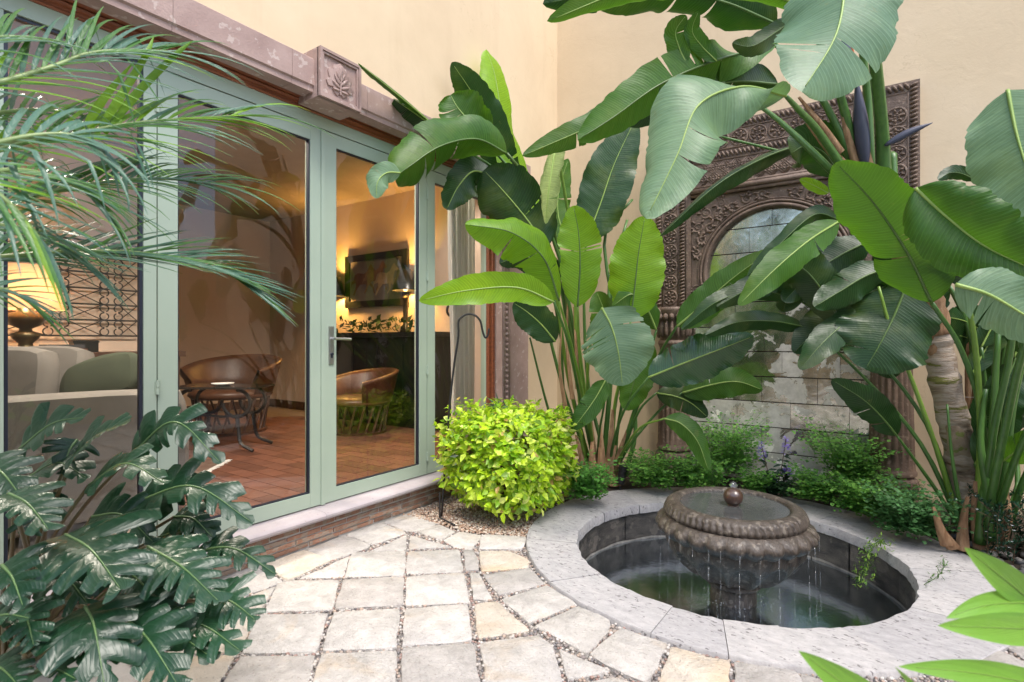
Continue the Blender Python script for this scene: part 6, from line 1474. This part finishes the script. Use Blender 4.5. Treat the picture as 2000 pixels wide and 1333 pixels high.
# ------------------------------------------------------------------ ferns round the pool
def fern(c, rx, ry, h, nf, label, seed, cols=((.11, .30, .045), (.16, .39, .06), (.075, .22, .04), (.22, .46, .08)), ls=.021, lean=Vector((0, 0, 0))):
    rnd = random.Random(seed); o = thing('maidenhair_fern', c, label, 'fern', 'ferns around the pool'); mb = MB(); sm = MB()
    for k in range(nf):
        a = rnd.uniform(0, 2 * PI); b = Vector(c) + Vector((rnd.gauss(0, rx * .45), rnd.gauss(0, ry * .45), 0)); L = h * rnd.uniform(.5, 1.6)
        out = Vector((math.cos(a), math.sin(a), 0)) * rnd.uniform(.25, .8) + lean; P = cr([b, b + Vector((0, 0, L * .6)) + out * L * .35, b + Vector((0, 0, L * rnd.uniform(.55, 1.0))) + out * L * .9], 9)
        sm.tube(P[2:], .0011, 3, False)
        for i in range(2, 9):
            t = (P[min(8, i + 1)] - P[i - 1]).normalized(); s = t.cross(Vector((0, 0, 1))); s = s.normalized() if s.length > .05 else Vector((1, 0, 0))
            for sg in (-1, 1):
                pl = L * .30 * (1.1 - i / 9) + .012; nn = max(2, int(pl / (ls * 1.15)))
                for j in range(nn):
                    p = P[i] + s * sg * pl * (j + .6) / nn + t * pl * .3 * j / nn + Vector((rnd.uniform(-1, 1), rnd.uniform(-1, 1), rnd.uniform(-1, .4))) * ls * .5
                    d = (s * sg + t * rnd.uniform(-.3, .9) + Vector((0, 0, rnd.uniform(-.5, .2)))).normalized(); up = Vector((rnd.uniform(-.5, .5), rnd.uniform(-.8, .2), 1)).normalized(); q = up.cross(d).normalized(); z = ls * rnd.uniform(.7, 1.3)
                    mb.cc = rnd.choice(cols); mb.poly([p, p + d * z * .7 - q * z * .55, p + d * z * 1.05 - q * z * .2, p + d * z * 1.05 + q * z * .25, p + d * z * .65 + q * z * .55]); mb.cc = None
    tag(mb.build('fronds', M['fern'], o), kind='stuff'); sm.build('stems', M['stem'], o)
    tag(o.children[-1], kind='stuff')
def gz(px, py, z=.03): return gnd(px, py, z)
fern(gz(1142,985), .13, .10, .26, 70, 'small fresh green fern between the golden shrub and the pool coping', 1, ((.12, .34, .05), (.16, .42, .07), (.09, .26, .05)))
fern(gz(1270,955), .20, .10, .24, 90, 'fern clump behind the pool at the foot of the left column', 2)
fern(gz(1350,958), .20, .10, .24, 90, 'fern clump under the small drooping paddle leaf behind the fountain', 3)
fern(ony(1425,940,4.85), .20, .09, .42, 70, 'taller fern clump climbing the mirror tiles left of the purple flowers', 4)
fern(gz(1600,988), .16, .10, .22, 70, 'fern clump behind the pool right of the purple flowers', 5)
fern(ony(1665,960,4.8), .16, .09, .38, 70, 'taller fern clump in front of the right column base', 6)
fern(gz(1700,1015), .18, .12, .24, 90, 'fern clump spilling towards the right pool coping', 7)
fern(gz(1780,1052), .18, .12, .24, 95, 'fern clump beside the stems of the tall bird of paradise', 8, ((.07, .20, .06), (.10, .25, .08), (.05, .14, .04)))
fern(gz(1470,965), .12, .06, .16, 40, 'low dark fern clump directly behind the fountain bowl', 9)
fern(gz(1530,972), .12, .06, .13, 30, 'low fern tuft below the purple flowers', 10, ((.03, .08, .03), (.05, .12, .04)))
# hanging sprig over the coping and wiry runner
def sprig(pts, label, name, n, ls, cols, width=.05, seed=0, stemr=.0022, group=None):
    rnd = random.Random(seed); P = cr(pts, 30); o = thing(name, pts[0], label, 'plant'); sm = MB(); sm.tube(P, stemr, 5); sm.build('stem', M['stem'], o, smooth=True); mb = MB()
    for k in range(n):
        p = P[rnd.randrange(2, 30)] + Vector((rnd.gauss(0, width * .5), rnd.gauss(0, width * .5), rnd.gauss(0, width * .35))); d = Vector((rnd.uniform(-1, 1), rnd.uniform(-1, 1), rnd.uniform(-1, .6))).normalized(); s = d.cross(Vector((.2, .3, .9))).normalized()
        mb.cc = rnd.choice(cols); z = ls * rnd.uniform(.7, 1.3); mb.poly([p, p + d * z * .5 - s * z * .14, p + d * z, p + d * z * .5 + s * z * .14]); mb.cc = None
    tag(mb.build('needles', M['fern'], o), kind='stuff')
sprig([gz(1735,1066), gz(1715,1068) + Vector((0, 0, .03)), at(1698, 1078, 3.15), at(1690, 1105, 3.12), at(1680, 1138, 3.12)], 'bright green sprig hanging over the coping into the pool', 'trailing_sprig', 420, .028, ((.16, .30, .04), (.22, .36, .05), (.10, .22, .03)), .045, 3)
sprig([gz(1842,1090), gz(1845,1105, .02), gz(1832,1125, .015), gz(1805,1142, .012)], 'thin wiry green runner lying on the right coping', 'trailing_runner', 60, .03, ((.10, .2, .05),), .03, 4, .0016)
# rosemary-like shrub with white flowers at the right edge
ro_ = thing('flowering_herb', gz(1990, 1090), 'dark needle leaved herb with tiny white flowers at the right edge', 'shrub'); mb = MB(); fm = MB(); rnd = random.Random(12); sm = MB()
for k in range(120):
    b = gz(1985, 1085) + Vector((rnd.uniform(-.16, .5), rnd.uniform(-.22, .3), 0)); L = rnd.uniform(.15, .38); P = cr([b, b + Vector((rnd.uniform(-.06, .06), rnd.uniform(-.06, .06), L * .6)), b + Vector((rnd.uniform(-.16, .12), rnd.uniform(-.16, .12), L))], 14); sm.tube(P, .0018, 4, False)
    for i in range(1, 14):
        for q in range(7):
            d = Vector((rnd.uniform(-1, 1), rnd.uniform(-1, 1), rnd.uniform(.0, 1))).normalized(); s = d.cross(Vector((.3, .3, .9))).normalized(); mb.cc = rnd.choice(((.015, .06, .035), (.025, .085, .045), (.02, .07, .03))); z = rnd.uniform(.022, .036); p = P[i]; mb.poly([p, p + d * z * .5 - s * .0042, p + d * z, p + d * z * .5 + s * .0042]); mb.cc = None
        if rnd.random() < .12:
            p = P[i] + Vector((rnd.uniform(-.012, .012), rnd.uniform(-.012, .012), .008))
            for q in range(5): a = q * 1.257; fm.cc = (.75, .8, .85); d = Vector((math.cos(a), math.sin(a), .3)); s = Vector((-math.sin(a), math.cos(a), 0)); fm.poly([p, p + d * .005 - s * .003, p + d * .008, p + d * .005 + s * .003]); fm.cc = None
tag(mb.build('needles', M['fern'], ro_), kind='stuff'); tag(fm.build('white_flowers', M['petal'], ro_), kind='stuff'); tag(sm.build('stems', M['twig'], ro_), kind='stuff')

# purple flowering plant in front of the mirrors
pf = thing('purple_flower_plant', ony(1515, 965, 4.75), 'purple flower spikes on a dark leaved plant before the mirror tiles', 'flower'); rnd = random.Random(9)
for (bx, by, tx, ty) in [(1512,960,1487,868),(1515,962,1535,858),(1520,962,1537,915),(1510,965,1493,945),(1516,965,1512,940)]:
    A = ony(bx, by, 4.75); B = ony(tx, ty, 4.72); P = cr([A, A.lerp(B, .5) + Vector((rnd.uniform(-.02, .02), -.02, 0)), B], 14); mb = MB(); mb.tube(P, .003, 5); mb.build('stem', M['twig'], pf, smooth=True)
    L = (B - A).length; fm = MB(); sp = .12 if L > .25 else .07
    for q in range(90):
        u = rnd.random(); c = B + Vector((0, 0, -sp * u * 1.1 + .02)); a = rnd.uniform(0, 6.3); rr = .034 * (1 - .5 * (1 - u)); d = Vector((math.cos(a), math.sin(a), rnd.uniform(-.2, .5))).normalized(); s = d.cross(Vector((0, 0, 1))).normalized(); p = c + d * rr * .3
        fm.cc = rnd.choice(((.32, .22, .78), (.42, .30, .88), (.55, .43, .92), (.24, .16, .6))); fm.poly([p, p + d * rr * .7 - s * .006, p + d * rr * 1.2, p + d * rr * .7 + s * .006]); fm.cc = None
    tag(fm.build('flower_spike', M['petal'], pf), kind='stuff')
    for i in range(1, 12):
        if i > 9 and L > .25: continue
        for q in range(2):
            d = Vector((rnd.uniform(-1, 1), rnd.uniform(-1, .4), rnd.uniform(-.4, .5))).normalized(); lm = MB(); addleaf(lm, orient(P[i], d, Vector((0, -.4, 1)).normalized()), rnd.uniform(.05, .085), .016, rnd.choice(((.02, .05, .03), (.03, .07, .04), (.05, .10, .06)))); lm.build('leaf', M['fern'], pf)

# small spiky palm seedling behind the shrub
sk = thing('spiky_seedling', at(975, 800, 4.35), 'small blue green spiky plant peeping over the golden shrub', 'plant'); rnd = random.Random(15)
for k in range(16):
    A = at(975, 800, 4.35); a = R(-80 + 160 * k / 15); d = (Vector((CY, SY, 0)) * math.sin(a) * .9 + Vector((0, 0, 1)) * math.cos(a) * .55 + Vector((SY, -CY, 0)) * rnd.uniform(-.2, .7)); mb = MB(); leaflet(mb, A, d, Vector((SY, -CY, .6)), rnd.uniform(.13, .19), .008, .5); mb.build('leaf', M['palm_blue'], sk, smooth=True)
mb = MB(); mb.tube([at(975, 800, 4.35), gnd(985, 985, 0)], .012, 6); mb.build('stem', M['twig'], sk, smooth=True)

# foreground leaves at the lower right
fg = thing('foreground_plant', at(2120, 1400, 1.15), 'bright green pointed leaves close to the viewer at the lower right', 'plant')
def fgleaf(pts, hw, roll=0, fold=20):
    P = [at(*q) for q in pts]; n = 24; mid = cr(P, n); dm = pts[0][2]; hw = hw * dm / FPX; mb = MB(); nc = (EYE - mid[n // 2]).normalized(); rows = []; uvs = []; L = (P[-1] - P[0]).length
    for i in range(n):
        u = i / (n - 1); t = (mid[min(i + 1, n - 1)] - mid[max(0, i - 1)]).normalized(); nn = rot_about((nc - t * nc.dot(t)).normalized(), t, R(roll)); b = t.cross(nn); w_ = hw * (math.sin(min(1, u * 1.0) ** .75 * PI) ** .8 + .01)
        row = []; uvr = []
        for j in range(-4, 5): v = j / 4; an = R(fold) * abs(v); row.append(mid[i] + b * w_ * v * math.cos(an) + nn * w_ * abs(v) * math.sin(an) * .6); uvr.append((u * L, v))
        rows.append(row); uvs.append(uvr)
    mb.quadgrid(rows, uvs); o = mb.build('leaf', M['fg_leaf'], fg, smooth=True); mr = MB(); mr.tube(mid[:22], [.0022 * (1 - .7 * i / 22) for i in range(22)], 5); mr.build('midrib', M['stem_lime'], o, smooth=True)
FC = (2060, 1215, 1.1)
fgleaf([(2040,1195,1.1),(1985,1150,1.08),(1935,1110,1.06),(1884,1070,1.05)], 30, 10); fgleaf([(2050,1185,1.1),(1985,1178,1.08),(1915,1185,1.05),(1848,1208,1.03)], 24, 0); fgleaf([(2080,1225,1.1),(2000,1228,1.06),(1920,1225,1.02),(1832,1222,1.0)], 30, -10)
fgleaf([(2130,1360,1.1),(1990,1330,1.05),(1880,1312,1.02),(1755,1302,1.0)], 26, 5); fgleaf([(1800,1450,1.05),(1720,1390,1.0),(1640,1330,.98),(1560,1272,.96)], 34, 5); fgleaf([(1840,1400,1.0),(1800,1360,.99),(1775,1330,.98),(1748,1303,.97)], 7, 0)
for a, b in ((FC, (2040,1195,1.1)), ((2120,1400,1.15), FC), ((2120,1400,1.15), (2130,1360,1.1)), ((1900,1520,1.1), (1800,1450,1.05)), ((1880,1480,1.05), (1840,1400,1.0)), (FC, (2080,1225,1.1))): mb = MB(); mb.tube(cr([at(*a), at(*b)], 4), .004, 6); mb.build('stem', M['stem_lime'], fg, smooth=True)
mb = MB(); A = at(2120, 1400, 1.15); mb.tube([A, Vector((A.x, A.y, -.02))], .008, 6); mb.build('stem', M['stem'], fg, smooth=True)
mb = MB(); mb.tube(cr([at(1900, 1520, 1.1), at(1990, 1540, 1.15), A], 8), .006, 6); mb.build('stem', M['stem'], fg, smooth=True)

# ------------------------------------------------------------------ small hardware
hk = thing('shepherd_hook', gnd(862, 1008), 'black iron shepherd hook standing behind the golden shrub', 'hook')
b0 = gnd(862, 1012); dH = 3.85
def hx(px, py): return at(px, py, dH)
P = [Vector((hx(862, 1008).x, hx(862, 1008).y, -.02)), hx(875, 830), hx(886, 720), hx(895, 660)] + [hx(917 + 24 * math.cos(a) , 640 - 26 * math.sin(a)) for a in [PI * (1 - q / 7) for q in range(1, 8)]] + [hx(944, 652), hx(948, 660), hx(953, 655), hx(955, 642)]
mb = MB(); mb.tube(cr(P, 60), .0075, 8); mb.build('rod', M['iron'], hk, smooth=True)
f0 = gnd(859, 1011, .02); f1 = gnd(888, 1026, .01); mb = MB(); mb.tube([f0 + Vector((0, 0, .17)), f0, f1], .0065, 8); mb.build('foot', M['iron'], hk)
sl_ = thing('garden_spotlight', gnd(1210, 958), 'black garden spotlight tilted at the foot of the left paddle leaf clump', 'spotlight')
A = gnd(1210, 960); c = at(1214, 925, 4.5)
mb = MB(); ax = (at(1218, 905, 4.5) - at(1208, 950, 4.5)).normalized(); q = ax.to_track_quat('Z', 'Y').to_matrix().to_4x4(); Mx = Matrix.Translation(at(1211, 945, 4.5)) @ q
mb.lathe([(.0, .0), (.03, .0), (.034, .02), (.034, .11), (.04, .115), (.04, .15), (.034, .152), (.03, .14), (0, .138)], n=20, M=Mx); mb.build('housing', M['black_plastic'], sl_, sharp=40)
mb = MB(); p = at(1211, 950, 4.5); mb.tube([Vector((p.x, p.y, -.02)), p], .009, 8); mb.build('stake', M['black_plastic'], sl_)
cm = thing('motion_sensor', ony(1063, 45, 5.03), 'small white motion sensor high in the wall corner', 'sensor')
p = ony(1063, 42, 4.98); mb = MB(); mb.box((p.x - .04, p.y, p.z - .03), (p.x + .03, WY, p.z + .045)); mb.build('body', M['white_plastic'], cm)
mb = MB(); mb.lathe([(.0, -.05), (.024, -.045), (.034, -.02), (.034, .01)], (p.x, p.y - .01, p.z - .03), 16); mb.build('lens', M['white_plastic'], cm, smooth=True)
mb = MB(); mb.box((p.x - .03, p.y - .012, p.z - .005), (p.x + .022, p.y - .001, p.z + .035)); mb.build('window', M['gasket'], cm)
mb = MB(); a = at(1885, 776, 3.35); b = at(2100, 778, 2.9); mb.tube(cr([a, a.lerp(b, .5) + Vector((0, 0, -.003)), b], 8), .0016, 5); tag(mb.build('tie_wire', M['white_plastic']), 'thin pale wire tied across the right hand stems', 'wire')

# ------------------------------------------------------------------ trees behind the viewer (in the mirrors and panes)
def tree(loc, h, r, label, seed):
    rnd = random.Random(seed); o = thing('garden_tree', loc, label, 'tree', 'trees behind the viewer'); L = Vector(loc); mb = MB()
    mb.tube(cr([L, L + Vector((.1, .05, h * .4)), L + Vector((.0, .1, h * .8))], 10), [.12 - .008 * i for i in range(10)], 9)
    for q in range(7): a = rnd.uniform(0, 6.3); mb.tube(cr([L + Vector((.05, .05, h * .45)), L + Vector((.5 * r * math.cos(a), .5 * r * math.sin(a), h * .65)), L + Vector((.85 * r * math.cos(a), .85 * r * math.sin(a), h * rnd.uniform(.7, .95)))], 6), [.05 - .007 * i for i in range(6)], 6)
    mb.build('trunk', M['bark'], o, smooth=True); mb = MB(); cl = [L + Vector((rnd.uniform(-1, 1) * r * .75, rnd.uniform(-1, 1) * r * .75, h * rnd.uniform(.5, 1.0))) for q in range(34)]
    for q in range(4200):
        c = rnd.choice(cl) + Vector((rnd.gauss(0, .2), rnd.gauss(0, .2), rnd.gauss(0, .16))); d = Vector((rnd.uniform(-1, 1), rnd.uniform(-1, 1), rnd.uniform(-1, 1))).normalized(); s = d.cross(Vector((.2, .5, .8))).normalized(); mb.cc = rnd.choice(((.05, .12, .03), (.08, .17, .04), (.04, .09, .025))); mb.poly([c, c + d * .05 - s * .025, c + d * .11, c + d * .05 + s * .025]); mb.cc = None
    tag(mb.build('crown', M['fern'], o), kind='stuff')
tree((-2.2, -2.6, 0), 3.4, 1.0, 'leafy tree behind the viewer beside the door wall', 1); tree((-.6, -3.6, 0), 3.0, 1.1, 'leafy tree behind the viewer near the boundary wall', 2); tree((1.9, -2.4, 0), 2.8, 1.0, 'leafy tree behind the viewer to the right', 3)
